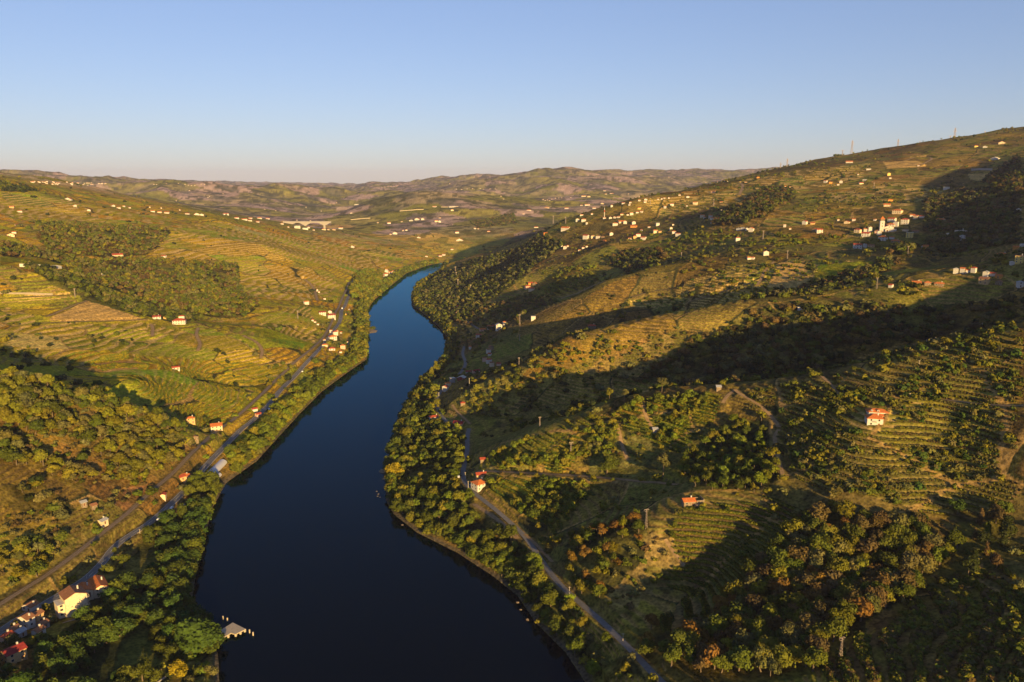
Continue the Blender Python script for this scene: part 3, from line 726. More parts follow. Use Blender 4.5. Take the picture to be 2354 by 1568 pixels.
# kind: (lobes as (count, spread in plan, low, high, lobe radius, squash), all as shares of the height)
KIND = dict(oak_tree=(8, .30, .42, .80, .24, .85), chestnut_tree=(8, .34, .40, .78, .22, .8), olive_tree=(6, .36, .38, .74, .27, .8), riverside_tree=(9, .34, .22, .78, .27, .9),
            poplar_tree=(9, .10, .18, .88, .13, 1.5), pine_tree=(8, .24, .55, .88, .17, .7), cypress_tree=(8, .045, .12, .9, .09, 1.9), shrub=(4, .42, .28, .55, .42, .8), plane_tree=(9, .36, .35, .80, .26, .85),
            vine=(3, .0, .5, .5, .5, .9))
def crown_template(kind, lod, seed):
    R = np.random.default_rng(seed)
    n, sp, lo, hi, rad, sq = KIND[kind]
    if kind == 'vine':
        cs = np.array([(-1.3, 0, .55), (0, .06, .6), (1.3, -.05, .55)]); rr = np.array([.62, .66, .6])
        nq, qs, nl = (9, .42, 3)
    else:
        nl = (n, max(4, n * 2 // 3), 3)[lod]
        a = R.uniform(0, 6.283, nl) + np.arange(nl) * 2.4
        zc = lo + (hi - lo) * (np.arange(nl) + R.uniform(0, 1, nl)) / nl
        env = np.sqrt(np.clip(1 - ((zc - lo) / (hi - lo + .01) * 1.6 - .55) ** 2 * .8, .12, 1))
        d = sp * env * np.sqrt(R.uniform(.25, 1, nl))
        if kind in ('cypress_tree', 'poplar_tree'): env = 1.15 - .65 * (zc - lo) / (hi - lo)
        cs = np.stack([d * np.cos(a), d * np.sin(a), zc], -1)
        rr = rad * R.uniform(.6, 1.3, nl) * ((1, 1.1, 1.35)[lod]) * (env if kind in ('cypress_tree', 'poplar_tree') else 1)
        nq, qs = ((110, .053), (32, .095), (12, .17))[lod]
    V, F, k = [], [], 0
    for c, r in zip(cs, rr):
        core = ICO_V * r * .80 * R.uniform(.8, 1.1, (12, 1)); core[:, 2] *= sq
        V.append(core + c); F.append(np.stack([ICO_F[:, 0], ICO_F[:, 1], ICO_F[:, 2], ICO_F[:, 2]], -1) + k); k += 12
        d = R.normal(size=(nq, 3)); d[:, 2] = np.abs(d[:, 2]) * 1.1 - .35; d /= np.linalg.norm(d, axis=1)[:, None]
        p = d * r * R.uniform(.78, 1.12, (nq, 1)); p[:, 2] *= sq
        nrm = d + R.normal(size=(nq, 3)) * .55; nrm /= np.linalg.norm(nrm, axis=1)[:, None]
        t = np.cross(nrm, R.normal(size=(nq, 3))); t /= np.linalg.norm(t, axis=1)[:, None]; b = np.cross(nrm, t)
        s = qs * R.uniform(.6, 1.3, (nq, 1)) * (1 if kind == 'vine' else max(.6, rad / .25))
        q = np.stack([p + t * s, p + b * s * .8, p - t * s, p - b * s * .8], 1) + c
        V.append(q.reshape(-1, 3)); F.append(np.arange(nq * 4).reshape(nq, 4) + k); k += nq * 4
    return np.concatenate(V), np.concatenate(F)
def trunk_template(kind, seed):
    R = np.random.default_rng(seed)
    n, sp, lo, hi, rad, sq = KIND[kind]
    V, F = [], []
    def limb(p0, p1, r0, r1, ns=6):
        p0, p1 = np.array(p0, float), np.array(p1, float)
        m = (p0 + p1) / 2 + R.normal(size=3) * np.linalg.norm(p1 - p0) * .06
        k = len(V); ax = (p1 - p0) / np.linalg.norm(p1 - p0); t = np.cross(ax, (.3, .9, .1)); t /= np.linalg.norm(t); b = np.cross(ax, t)
        for p, r in ((p0, r0), (m, (r0 + r1) / 2), (p1, r1)):
            for i in range(ns):
                w = 6.283 * i / ns; V.append(p + r * (t * math.cos(w) + b * math.sin(w)))
        for j in range(2):
            for i in range(ns):
                F.append((k + j * ns + i, k + j * ns + (i + 1) % ns, k + (j + 1) * ns + (i + 1) % ns, k + (j + 1) * ns + i))
    r = .022 if kind in ('pine_tree', 'poplar_tree', 'cypress_tree') else .03
    top = (lo + hi) / 2 if kind not in ('pine_tree', 'poplar_tree') else hi
    limb((0, 0, -.06), (.01, .0, lo), r * 1.3, r * .85); limb((.01, 0, lo), (0, .01, top), r * .85, r * .4)
    for i in range(5):
        a = i * 1.257 + R.uniform(0, .6); z0 = lo * R.uniform(.75, 1.1)
        limb((.005, 0, z0), (sp * .7 * math.cos(a), sp * .7 * math.sin(a), z0 + (hi - lo) * .45), r * .5, r * .18, 5)
    return np.array(V), np.array(F)
NVAR = 6
TPL = {(k, l, s): crown_template(k, l, 100 * l + s + hash_) for hash_, k in enumerate(KIND) for l in range(3) for s in range(NVAR)}

# ---- where the trees stand
TREES = []      # (kind, x, y, z, height, tint, place)
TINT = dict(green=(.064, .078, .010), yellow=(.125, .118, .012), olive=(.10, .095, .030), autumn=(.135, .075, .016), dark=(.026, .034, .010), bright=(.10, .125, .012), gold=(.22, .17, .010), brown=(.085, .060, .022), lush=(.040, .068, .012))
road_pts = np.concatenate([np.column_stack([L[:, :2], np.full(len(L), w)]) for _, L, w, _ in ROADS])
HOUSE_XY = []       # filled before scattering: (x, y, clear radius)
def clear_of_roads(x, y, pad=2.0):
    ok = np.ones(len(x), bool)
    for i in range(0, len(x), 2000):
        d = np.hypot(x[i:i + 2000, None] - road_pts[None, :, 0], y[i:i + 2000, None] - road_pts[None, :, 1]) - road_pts[None, :, 2] / 2
        ok[i:i + 2000] = d.min(1) > pad
    for hx, hy, hr in HOUSE_XY:
        ok &= np.hypot(x - hx, y - hy) > hr
    return ok
def near_river(x, y):
    return in_poly(x, y, RIVER) | (dist_line(x, y, RIVER, True)[0] < 1.5)
def put(kinds, x, y, hs, tints, place, pad=2.0, hmul=None):
    x = np.asarray(x); y = np.asarray(y)
    ok = ~near_river(x, y) & clear_of_roads(x, y, pad)
    x, y = x[ok], y[ok]
    z = ground(x, y)
    for i in range(len(x)):
        k = kinds[rng.integers(len(kinds))]; t = np.array(TINT[tints[rng.integers(len(tints))]])
        h = rng.uniform(*hs)
        TREES.append((k, x[i], y[i], z[i], h, t * rng.uniform(.75, 1.3) * np.array([rng.uniform(.9, 1.12), 1, rng.uniform(.8, 1.2)]), place))
def fill(zname, spacing, kinds, hs, tints, place, keep=1.0, pad=2.0, clump=0.0):
    for P in Z[zname]:
        x0, y0 = P.min(0); x1, y1 = P.max(0)
        gx, gy = np.meshgrid(np.arange(x0, x1, spacing), np.arange(y0, y1, spacing))
        gx = (gx + rng.uniform(-.45, .45, gx.shape) * spacing).ravel(); gy = (gy + rng.uniform(-.45, .45, gy.shape) * spacing).ravel()
        m = in_poly(gx, gy, P) & (rng.uniform(0, 1, len(gx)) < keep)
        if clump: m &= fbm(gx / 25, gy / 25, 77, 3) > clump
        put(kinds, gx[m], gy[m], hs, tints, place, pad)

# ------------------------------------------------------------------ buildings
def plaster(name, c, v=.12):
    return noisy(name, c, tuple(x * (1 - v * 1.6) for x in c), .9, .9)
def tiles(name, c):
    m = mat(name, c, .85, .2)
    g = nd(m, 'ShaderNodeTexCoord'); w = nd(m, 'ShaderNodeTexWave'); w.wave_type = 'BANDS'; w.bands_direction = 'X'; w.inputs['Scale'].default_value = 3.2; w.inputs['Distortion'].default_value = .4
    n = nd(m, 'ShaderNodeTexNoise'); n.inputs['Scale'].default_value = .9; n.inputs['Detail'].default_value = 6
    lk(m, g.outputs['Object'], w.inputs['Vector']); lk(m, g.outputs['Object'], n.inputs['Vector'])
    a = nd(m, 'ShaderNodeMath', operation='MULTIPLY_ADD'); lk(m, n.outputs[0], a.inputs[0]); a.inputs[1].default_value = 1.1; a.inputs[2].default_value = .35
    b = nd(m, 'ShaderNodeMath', operation='MULTIPLY_ADD'); lk(m, w.outputs[0], b.inputs[0]); b.inputs[1].default_value = .25; lk(m, a.outputs[0], b.inputs[2])
    s = nd(m, 'ShaderNodeVectorMath', operation='SCALE'); s.inputs[0].default_value = c; lk(m, b.outputs[0], s.inputs['Scale'])
    lk(m, s.outputs[0], m.node_tree.nodes['Principled BSDF'].inputs['Base Color'])
    return m
WALL = dict(white=plaster('white_plaster', (.54, .51, .47)), cream=plaster('cream_plaster', (.64, .52, .36)), stone=plaster('schist_stone', (.26, .20, .14), .3), yellow=plaster('yellow_plaster', (.66, .50, .16)),
            ochre=plaster('ochre_plaster', (.55, .36, .17)), orange=plaster('orange_plaster', (.62, .28, .07)), grey=plaster('grey_render', (.33, .30, .28)), pink=plaster('pink_plaster', (.62, .40, .30)), maroon=plaster('maroon_plaster', (.26, .04, .03)))
ROOF = dict(orange=tiles('orange_roof_tiles', (.46, .135, .035)), red=tiles('red_roof_tiles', (.34, .065, .03)), maroon=tiles('maroon_roof_sheet', (.24, .03, .025)), brown=tiles('weathered_roof_tiles', (.24, .11, .055)), grey=tiles('grey_roof_sheet', (.30, .30, .31)), pale=tiles('pale_flat_roof', (.50, .45, .38)))
GLASS = mat('window_glass', (.035, .035, .04), .15, .5); FRAME = mat('window_frame', (.55, .52, .47)); DOOR = mat('door_wood', (.16, .07, .035)); IRON = mat('weathered_iron', (.33, .27, .24), .6, .4, .3); CONC = plaster('concrete', (.46, .38, .28)); POLE = plaster('pole_concrete', (.50, .44, .36))

def box(V, F, x0, x1, y0, y1, z0, z1):
    k = len(V)
    V += [(x0, y0, z0), (x1, y0, z0), (x1, y1, z0), (x0, y1, z0), (x0, y0, z1), (x1, y0, z1), (x1, y1, z1), (x0, y1, z1)]
    F += [tuple(k + i for i in f) for f in ((0, 3, 2, 1), (4, 5, 6, 7), (0, 1, 5, 4), (1, 2, 6, 5), (2, 3, 7, 6), (3, 0, 4, 7))]
def part(name, V, F, m, parent, smooth_=False):
    o = mesh_from(name, V, F, m, smooth_); o.parent = parent; return o
def wall_mesh(w, d, h, gable, x0=0, y0=0, zb=-3.0):
    V, F = [], []
    a, b, c, e = x0 - w / 2, x0 + w / 2, y0 - d / 2, y0 + d / 2
    V = [(a, c, zb), (b, c, zb), (b, e, zb), (a, e, zb), (a, c, h), (b, c, h), (b, e, h), (a, e, h)]
    F = [(0, 1, 5, 4), (1, 2, 6, 5), (2, 3, 7, 6), (3, 0, 4, 7), (4, 5, 6, 7)]
    if gable == 'x':      # ridge along x
        V += [(a, y0, h + gable_h(d)), (b, y0, h + gable_h(d))]; F += [(4, 7, 8), (5, 9, 6)]
    if gable == 'y':
        V += [(x0, c, h + gable_h(w)), (x0, e, h + gable_h(w))]; F += [(4, 8, 5), (7, 6, 9)]
    return V, F
def gable_h(s): return s * .21
def roof_mesh(w, d, h, kind, x0=0, y0=0, ov=.45, th=.22):
    """hip / gable along x / gable along y / flat, with an overhang and real thickness"""
    a, b, c, e = x0 - w / 2 - ov, x0 + w / 2 + ov, y0 - d / 2 - ov, y0 + d / 2 + ov
    drop = ov * .42
    z = h - drop + .12
    if kind == 'flat':
        V, F = [], []; box(V, F, a + .2, b - .2, c + .2, e - .2, h + .02, h + .35); return V, F
    if kind == 'hip':
        s = min(w, d) / 2 + ov; rh = h + min(w, d) * .21 + .12
        if w >= d: r0, r1 = (a + s, y0, rh), (b - s, y0, rh)
        else: r0, r1 = (x0, c + s, rh), (x0, e - s, rh)
        T = [(a, c, z), (b, c, z), (b, e, z), (a, e, z), r0, r1]
        FT = [(0, 1, 5, 4), (2, 3, 4, 5), (1, 2, 5), (3, 0, 4)] if w >= d else [(0, 1, 4), (1, 2, 5, 4), (2, 3, 5), (3, 0, 4, 5)]
    elif kind == 'x':
        rh = h + gable_h(d) + .12
        T = [(a, c, z), (b, c, z), (b, e, z), (a, e, z), (a, y0, rh), (b, y0, rh)]; FT = [(0, 1, 5, 4), (2, 3, 4, 5)]
    else:
        rh = h + gable_h(w) + .12
        T = [(a, c, z), (b, c, z), (b, e, z), (a, e, z), (x0, c, rh), (x0, e, rh)]; FT = [(3, 0, 4, 5), (1, 2, 5, 4)]
    n = len(T); V = T + [(x, y, q - th) for x, y, q in T]
    F = list(FT) + [tuple(n + i for i in reversed(f)) for f in FT]
    from collections import Counter
    ed = Counter(); dr = {}
    for f in FT:
        for i in range(len(f)):
            p, q = f[i], f[(i + 1) % len(f)]; ed[frozenset((p, q))] += 1; dr[frozenset((p, q))] = (p, q)
    for k, cnt in ed.items():
        if cnt == 1:
            p, q = dr[k]; F.append((q, p, n + p, n + q))
    return V, F
def window(parent, x, y, z, w, h, face, door=False):
    """a framed opening standing 3 cm proud of the wall; face: 'f' -y, 'r' +x, 'l' -x, 'b' +y"""
    V, F = [], []; G, GF = [], []
    if face in 'fb':
        s = -1 if face == 'f' else 1; ya, yb = sorted((y, y + s * .06)); yc, ye = sorted((y, y + s * .09))
        box(V, F, x - w / 2 - .1, x + w / 2 + .1, ya, yb, z - .1, z + h + .1); box(G, GF, x - w / 2, x + w / 2, yc, ye, z, z + h)
    else:
        s = -1 if face == 'l' else 1; xa, xb = sorted((x, x + s * .06)); xc, xe = sorted((x, x + s * .09))
        box(V, F, xa, xb, y - w / 2 - .1, y + w / 2 + .1, z - .1, z + h + .1); box(G, GF, xc, xe, y - w / 2, y + w / 2, z, z + h)
    o = part('door_frame' if door else 'window_frame', V, F, FRAME, parent)
    part('door' if door else 'window_pane', G, GF, DOOR if door else GLASS, o)
def block(root, w, d, h, wall, roof, shape, x0=0, y0=0, storeys=1, wins='', zb=-3.0, chimney=False, sc=1.0, wallname='wall'):
    V, F = wall_mesh(w, d, h, shape if shape in 'xy' else None, x0, y0, zb)
    wl = part(wallname, V, F, WALL[wall], root)
    V, F = roof_mesh(w, d, h, shape, x0, y0)
    rf = part('roof', V, F, ROOF[roof], root)
    if chimney:
        V, F = [], []; box(V, F, x0 + w * .22, x0 + w * .22 + .8, y0 + d * .05, y0 + d * .05 + .8, h, h + min(w, d) * .21 + 1.2); part('chimney', V, F, WALL['white'], rf)
    fh = h / storeys
    for f in wins:
        L, pos = (w, x0) if f in 'fb' else (d, y0)
        n = max(1, int(L / 3.6))
        for s in range(storeys):
            for i in range(n):
                q = pos + L * ((i + .5) / n - .5); zz = s * fh + fh * .34
                dr = s == 0 and i == n // 2 and f == 'f'
                if f in 'fb': window(root, q, y0 + (-d / 2 if f == 'f' else d / 2), .05 if dr else zz, 1.1 * sc, (fh * .72 if dr else fh * .46), f, dr)
                else: window(root, x0 + (w / 2 if f == 'r' else -w / 2), q, zz, 1.1 * sc, fh * .46, f)
    return wl, rf
CROP = dict(A=(0, 500, 2.45), B=(960, 500, 2.45), C=(1920, 500, 2.45), D=(2880, 400, 2.1188), E=(0, 1140, 2.45), F=(960, 1140, 2.45), G=(1920, 1140, 2.45), H=(2880, 1140, 2.45), I=(0, 1780, 2.0156), J=(960, 1780, 2.0156), K=(1920, 1780, 2.0156), L=(2880, 1780, 2.0156),
            M=(480, 1500, 3.2667), N=(0, 2100, 3.4229), P=(0, 0, 1 / 1.6312), Q=(960, 1040, 4.9), R=(3240, 780, 7.84))
def pc(c, x, y):
    a, b, s = CROP[c]; return (a + x / s) / 1.6312, (b + y / s) / 1.6312
def spot(c, x, y):
    u, v = pc(c, x, y); p = unproject(u, v)[0]; return p, project(*p)[2] / FP, u       # ground point, metres per P pixel
WN = dict(white='white', cream='cream', stone='stone', yellow='yellow', ochre='ochre', orange='orange', grey='grey', pink='pink', maroon='crimson')
RN = dict(orange='orange', red='red', maroon='crimson', brown='brown', grey='grey', pale='pale')
ORD = ['leftmost', 'second', 'third', 'fourth', 'fifth', 'sixth', 'seventh', 'eighth', 'ninth', 'tenth', 'eleventh', 'twelfth', 'thirteenth', 'fourteenth', 'fifteenth', 'sixteenth', 'seventeenth', 'eighteenth', 'nineteenth', 'twentieth', 'twenty-first', 'twenty-second', 'twenty-third', 'twenty-fourth', 'twenty-fifth', 'twenty-sixth', 'twenty-seventh', 'twenty-eighth', 'twenty-ninth', 'thirtieth']
_hr = random.Random(5)
DEFER = []
def house(*a, **k): DEFER.append((a, k))
FARW, FARR = ([], []), ([], [])
def far_house(c, x, y, cw, wall='white', roof='orange', st=1, shape=None, **k):
    p, mpp, u = spot(c, x, y); w = max(4.0, cw / CROP[c][2] / 1.6312 * mpp * .68); d = min(max(5.0, w * .7), 12); h = 2.3 * st
    a = math.atan2(-p[0], p[1]) + _hr.uniform(-.4, .4); ca, sa = math.cos(a), math.sin(a); sh = 'hip' if roof != 'pale' else 'flat'
    for (V, F), D in ((wall_mesh(w, d, h, None), FARW), (roof_mesh(w, d, h, sh), FARR)):
        kk = len(D[0]); D[0].extend([(p[0] + q[0] * ca - q[1] * sa, p[1] + q[0] * sa + q[1] * ca, p[2] + .3 + q[2]) for q in V]); D[1].extend([tuple(i + kk for i in f) for f in F])
def build_house(c, x, y, cw, wall='white', roof='orange', st=2, shape=None, label=None, group=None, turn=None, depth=None):
    p, mpp, u = spot(c, x, y)
    w = cw / CROP[c][2] / 1.6312 * mpp
    w = max(4.0, w * (.92 if mpp < .5 else .80 if mpp < .95 else .70))
    shape = shape or _hr.choice(['hip', 'x', 'hip', 'x', 'y'])
    d = depth or min(max(5.0, w * _hr.uniform(.55, .85)), 13); h = 2.7 * st + .4
    rz = math.atan2(-p[0], p[1]) + math.radians(turn if turn is not None else _hr.uniform(-28, 28))
    zs = ground(p[0] + np.array([-w, w, 0, 0]) * .4, p[1] + np.array([0, 0, -d, d]) * .4)
    t = empty('house', (p[0], p[1] + d * .3, float(zs.min()) + .3 + .35 * float(zs.max() - zs.min())), rz)
    big = w / mpp / PW * 1024
    block(t, w, d, h, wall, roof, shape, storeys=st, wins='frl' if big > 13 else ('f' if big > 5.5 else ''), chimney=big > 7, sc=1.15, zb=-5)
    HOUSE_XY.append((p[0], p[1] + d * .3, max(w, d) * .6 + 1.5))
    tag(t, label, 'house', group)
    return t
def cluster(phrase, items, same=None):
    """houses of one place, each called by its looks and its turn from the left"""
    us = sorted(range(len(items)), key=lambda i: pc(items[i][0], items[i][1], 0)[0])
    for n, i in enumerate(us):
        c, x, y, cw = items[i][:4]; o = dict(zip(('wall', 'roof', 'st', 'shape', 'turn'), items[i][4:]))
        if same: lab = same
        else:
            k = ORD[n] + (' house' if n == 0 else ' house from the left')
            if n == len(us) - 1 and n > 1: k = 'rightmost house'
            lab = '%s %s, %s roof, %s' % (WN[o.get('wall', 'white')], k, RN[o.get('roof', 'orange')], phrase)
        house(c, x, y, cw, label=lab, group=phrase if same is None else same.replace('tiny', 'tiny') + 's', **o)
cluster('on the upper left vineyards', [('A',625,612,75,'white','red',1),('A',682,672,40,'white','orange',1),('A',175,724,50,'white','orange',1),('A',105,684,55,'ochre','red',1),('A',815,714,40,'white','orange',1),('A',157,850,55,'white','red',1),('A',125,920,45,'white','orange',1),('A',95,944,75,'cream','orange',1),('A',1070,1126,110,'cream','red',1,'x'),('A',1503,1138,55,'white','red',1,'x'),('B',887,1052,38,'white','red',2)])
cluster('along the left ridge top', [('A',1035,672,40,'white','red',1),('A',1090,690,45,'white','orange',1),('A',1140,674,30,'white','red',1),('A',1190,688,25,'white','orange',1),('A',1400,722,50,'white','orange',1),('A',1465,730,50,'cream','orange',1),('A',1530,736,60,'white','orange',1),('A',1720,745,50,'white','red',1),('A',1800,750,60,'white','orange',1),('A',1850,756,60,'white','red',1),('A',2072,752,65,'white','red',2),('A',2170,782,60,'white','red',1),('A',2240,796,70,'white','orange',1),('A',2290,806,50,'white','red',1),('A',2300,784,45,'white','red',1),('B',30,784,60,'white','orange',1),('B',105,788,50,'white','red',1),('B',15,818,40,'white','red',1),('B',235,836,40,'white','orange',1),('B',295,864,25,'white','orange',1)])
cluster('on the left crest by the winery', [('B',375,872,75,'white','pale',3,'flat'),('B',450,884,70,'white','pale',2,'flat'),('B',485,872,30,'white','red',2),('B',530,892,30,'white','orange',1),('B',620,888,50,'cream','orange',1),('B',665,888,30,'orange','orange',1),('B',715,890,40,'cream','orange',1),('B',778,880,50,'white','orange',2)])
cluster('of the left riverside hamlet', [('B',1130,1300,45,'white','red',2),('B',1160,1325,50,'white','red',2),('B',1190,1310,50,'white','orange',2),('B',1200,1278,50,'white','red',2),('B',1235,1290,40,'cream','orange',2),('B',1260,1282,40,'white','orange',2),('B',1280,1285,30,'white','red',2),('B',1140,1382,55,'white','red',2),('B',1195,1258,35,'white','orange',1)])
cluster('by the far left bend', [('B',1565,1135,32,'white','red',1),('B',1690,1132,45,'white','red',1),('B',1725,1125,35,'white','orange',2),('B',1800,1070,35,'white','orange',1)])
cluster('on the hills beyond the bend', [('B',925,657,60,'white','pale',1),('B',875,735,30,'white','pale',1),('B',1120,824,25,'white','orange',1),('B',1218,832,45,'white','orange',2),('B',1340,815,25,'white','orange',1),('B',1425,806,50,'white','pale',1),('B',1480,798,60,'white','orange',2),('B',1530,796,40,'white','orange',2),('B',1655,814,40,'cream','orange',2),('B',1685,818,35,'white','orange',2),('B',1690,780,30,'white','orange',1),('B',1350,897,28,'white','orange',1),('B',1382,895,26,'white','orange',2),('B',1235,930,30,'pink','red',1),('B',1275,928,60,'white','orange',2),('B',1495,962,45,'white','orange',1),('B',1845,918,50,'white','red',2),('B',1870,988,90,'white','orange',1),('B',2012,880,28,'white','orange',2),('B',2042,880,22,'white','orange',1),('B',2138,905,36,'pink','red',1),('B',1800,712,36,'cream','orange',2),('B',1640,678,50,'white','orange',1),('B',1800,680,90,'white','pale',1)])
cluster('beyond the far valley floor', [('C',155,710,60,'white','orange',1),('C',105,742,28,'white','red',1),('C',320,686,60,'cream','orange',1),('C',500,692,50,'white','orange',1),('C',640,664,36,'white','orange',1),('C',690,664,70,'white','orange',2),('C',755,694,40,'white','orange',2),('C',640,757,45,'white','orange',1),('C',735,745,30,'pink','red',1),('C',915,676,28,'white','red',2),('C',850,532,32,'white','orange',2),('C',860,560,30,'white','orange',1),('C',915,555,55,'white','orange',1),('C',660,582,60,'cream','orange',2),('C',705,586,36,'cream','orange',2),('C',830,650,40,'cream','orange',1),('C',220,868,55,'white','red',1)])
cluster('at the tip of the right bank village', [('C',495,885,110,'white','orange',2,'x',-25),('C',310,925,60,'orange','orange',1),('C',212,968,40,'pink','red',1),('C',603,808,45,'white','orange',2),('C',660,810,55,'white','orange',2),('C',687,835,13,'white','pale',2),('C',850,785,36,'white','orange',1),('C',905,784,40,'white','orange',1),('C',945,780,35,'white','orange',1),('C',980,776,36,'white','orange',1),('C',1010,752,36,'cream','orange',1),('C',1062,752,30,'cream','orange',1),('C',1098,750,45,'white','orange',2),('C',1150,733,36,'white','red',1),('C',1190,726,36,'white','orange',1)])
cluster('in the middle of the right bank village', [('C',950,848,66,'white','orange',2),('C',1005,822,80,'cream','orange',1,'x'),('C',1040,832,45,'white','orange',2),('C',1118,835,48,'white','red',2),('C',1120,864,80,'orange','orange',1,'x'),('C',1190,898,35,'white','red',1),('C',1318,916,55,'cream','orange',2),('C',1360,912,40,'ochre','brown',1),('C',1460,890,35,'white','orange',2,'y'),('C',1488,922,50,'white','orange',2),('C',1526,944,52,'white','red',2),('C',1480,845,26,'white','pale',1),('C',1338,850,45,'white','grey',2),('C',1260,866,30,'pink','brown',1)])
cluster('around the long white manor', [('C',680,972,70,'white','red',3,'x',-30),('C',742,962,50,'cream','brown',2),('C',792,964,50,'white','brown',2),('C',835,960,40,'stone','brown',1),('C',912,938,45,'white','red',2),('C',1160,950,60,'white','red',2),('C',1210,980,62,'white','red',2),('C',1130,968,50,'ochre','red',2),('C',1083,978,40,'white','orange',1),('C',850,997,36,'orange','orange',1)])
cluster('on the wooded slope under the manor', [('C',390,1066,40,'white','red',1),('C',488,1064,42,'white','orange',2),('C',512,1040,26,'white','red',1),('C',270,1102,50,'yellow','yellow' if 0 else 'orange',1),('C',200,1135,45,'stone','brown',1),('C',655,1060,34,'white','red',1),('C',686,1045,30,'white','red',1),('C',620,1080,30,'pink','red',1),('C',455,1040,22,'white','pale',1)])
cluster('under the right bank upper lane', [('C',1750,772,55,'cream','orange',2),('C',1780,782,60,'white','orange',1),('C',1825,775,50,'white','orange',2),('C',1850,786,60,'white','orange',1),('C',1910,802,44,'cream','red',2),('C',1845,828,36,'white','orange',1),('C',2002,790,26,'white','orange',1),('C',2180,742,52,'cream','pale',2),('C',1960,765,50,'stone','brown',1),('C',1470,668,48,'white','red',2),('C',1405,686,28,'white','grey',2,'y'),('C',1685,655,56,'cream','orange',2),('C',1605,672,22,'white','pale',1),('C',1230,615,40,'white','red',1),('C',1222,636,36,'white','orange',1),('C',1087,640,30,'white','red',1),('C',1024,648,36,'white','red',1),('C',1080,660,24,'white','orange',1),('C',1172,694,40,'yellow','orange',1),('C',1170,620,32,'white','red',1),('C',1540,572,30,'white','red',1),('C',1615,592,40,'white','pale',1),('C',1855,545,60,'pink','brown',1),('C',2262,412,36,'orange','orange',1),('C',2148,455,34,'pink','brown',1),('C',1925,640,40,'ochre','red',1)])
cluster('along the shaded lane below the church', [('C',2085,892,45,'white','grey',1),('C',2120,884,36,'white','grey',1),('C',2200,904,55,'white','orange',2),('C',2160,888,40,'white','pale',1),('C',2075,988,50,'white','red',2),('C',2178,1160,40,'white','orange',1),('C',2215,1158,34,'white','red',1),('C',2335,1122,60,'white','red',2),('D',295,936,42,'white','red',2,'y'),('D',357,936,40,'ochre','red',1),('D',410,1002,58,'white','red',2),('D',372,985,36,'stone','red',1),('D',175,976,25,'white','red',1),('D',132,956,25,'white','pale',2),('D',630,928,50,'cream','orange',1),('D',684,906,30,'white','orange',1),('D',556,906,26,'white','orange',1)])
cluster('of the church village', [('D',716,1002,60,'cream','red',2),('D',780,998,40,'white','orange',2),('D',812,998,36,'white','red',3,'y'),('D',782,1032,74,'white','red',2),('D',885,1020,40,'white','grey',2,'y'),('D',918,1064,84,'white','orange',2,'hip'),('D',985,1052,40,'white','orange',1),('D',1018,1080,82,'stone','orange',1,'hip'),('D',1128,1042,60,'yellow','pale',3,'flat'),('D',990,915,66,'white','red',2,'x'),('D',1092,934,66,'white','red',3,'hip'),('D',1035,846,84,'cream','orange',2,'hip'),('D',1150,874,44,'white','orange',1),('D',1176,890,44,'cream','red',2),('D',1225,884,40,'white','red',1),('D',715,1124,78,'white','red',2,'x'),('D',772,1120,28,'white','brown',2,'y'),('D',822,1118,60,'ochre','brown',1),('D',980,962,70,'white','orange',2,'hip'),('D',1020,955,40,'white','grey',3,'flat'),('D',880,1002,70,'pink','brown',1),('D',1095,990,50,'cream','brown',1),('D',1175,1002,60,'stone','brown',1)])
cluster('scattered above the church village', [('D',650,446,74,'white','orange',1,'x'),('D',803,502,46,'white','pale',1,'flat'),('D',960,548,34,'yellow','orange',2,'y'),('D',970,572,24,'white','pale',1),('D',458,606,36,'white','orange',2),('D',495,610,38,'orange','orange',1),('D',581,608,32,'white','orange',2,'y'),('D',555,624,26,'ochre','brown',1),('D',740,616,46,'cream','red',1),('D',140,642,40,'cream','orange',1),('D',172,644,22,'pink','brown',1),('D',972,752,44,'orange','orange',1),('D',950,792,60,'cream','orange',1),('D',838,725,22,'white','red',1),('D',850,905,22,'white','orange',1),('D',1420,658,58,'white','pale',2,'flat'),('D',1380,912,70,'cream','orange',1),('D',1812,420,80,'white','pale',1,'y'),('D',1728,326,42,'white','pale',1),('D',1655,320,38,'yellow','orange',1),('D',1862,294,66,'cream','orange',1),('D',1196,472,22,'white','orange',1),('D',716,542,18,'orange','red',1),('D',770,592,40,'grey','pale',1)])
cluster('in the lane at the right edge', [('D',1255,1134,50,'orange','orange',2),('D',1215,1122,28,'white','red',1),('D',1325,1130,30,'white','red',1),('D',1550,1058,56,'white','grey',2,'y'),('D',1540,1000,92,'white','pale',1,'flat'),('D',1436,1026,30,'cream','pale',1),('D',1995,830,32,'white','pale',1),('D',1866,1188,88,'cream','orange',1,'hip'),('D',2002,1242,70,'yellow','brown',3,'flat'),('D',1944,1256,34,'white','pale',1),('D',1976,1130,50,'orange','orange',1),('D',2022,1134,36,'white','pale',2)])
cluster('of the hamlet on the shaded right spur', [('D',1496,1328,44,'white','pale',2),('D',1550,1322,40,'white','orange',2),('D',1592,1318,40,'white','orange',1),('D',1638,1320,42,'white','red',2),('D',1735,1352,50,'white','grey',2,'y'),('D',1790,1346,54,'white','red',1),('D',1840,1362,52,'orange','orange',1),('D',1726,1408,72,'ochre','brown',2),('D',1840,1410,50,'stone','brown',1),('D',1365,1420,86,'stone','orange',1,'hip'),('D',1272,1414,58,'stone','orange',1),('D',1185,1420,82,'ochre','orange',1),('D',980,1438,34,'white','red',1),('D',2006,1436,48,'white','grey',2)])
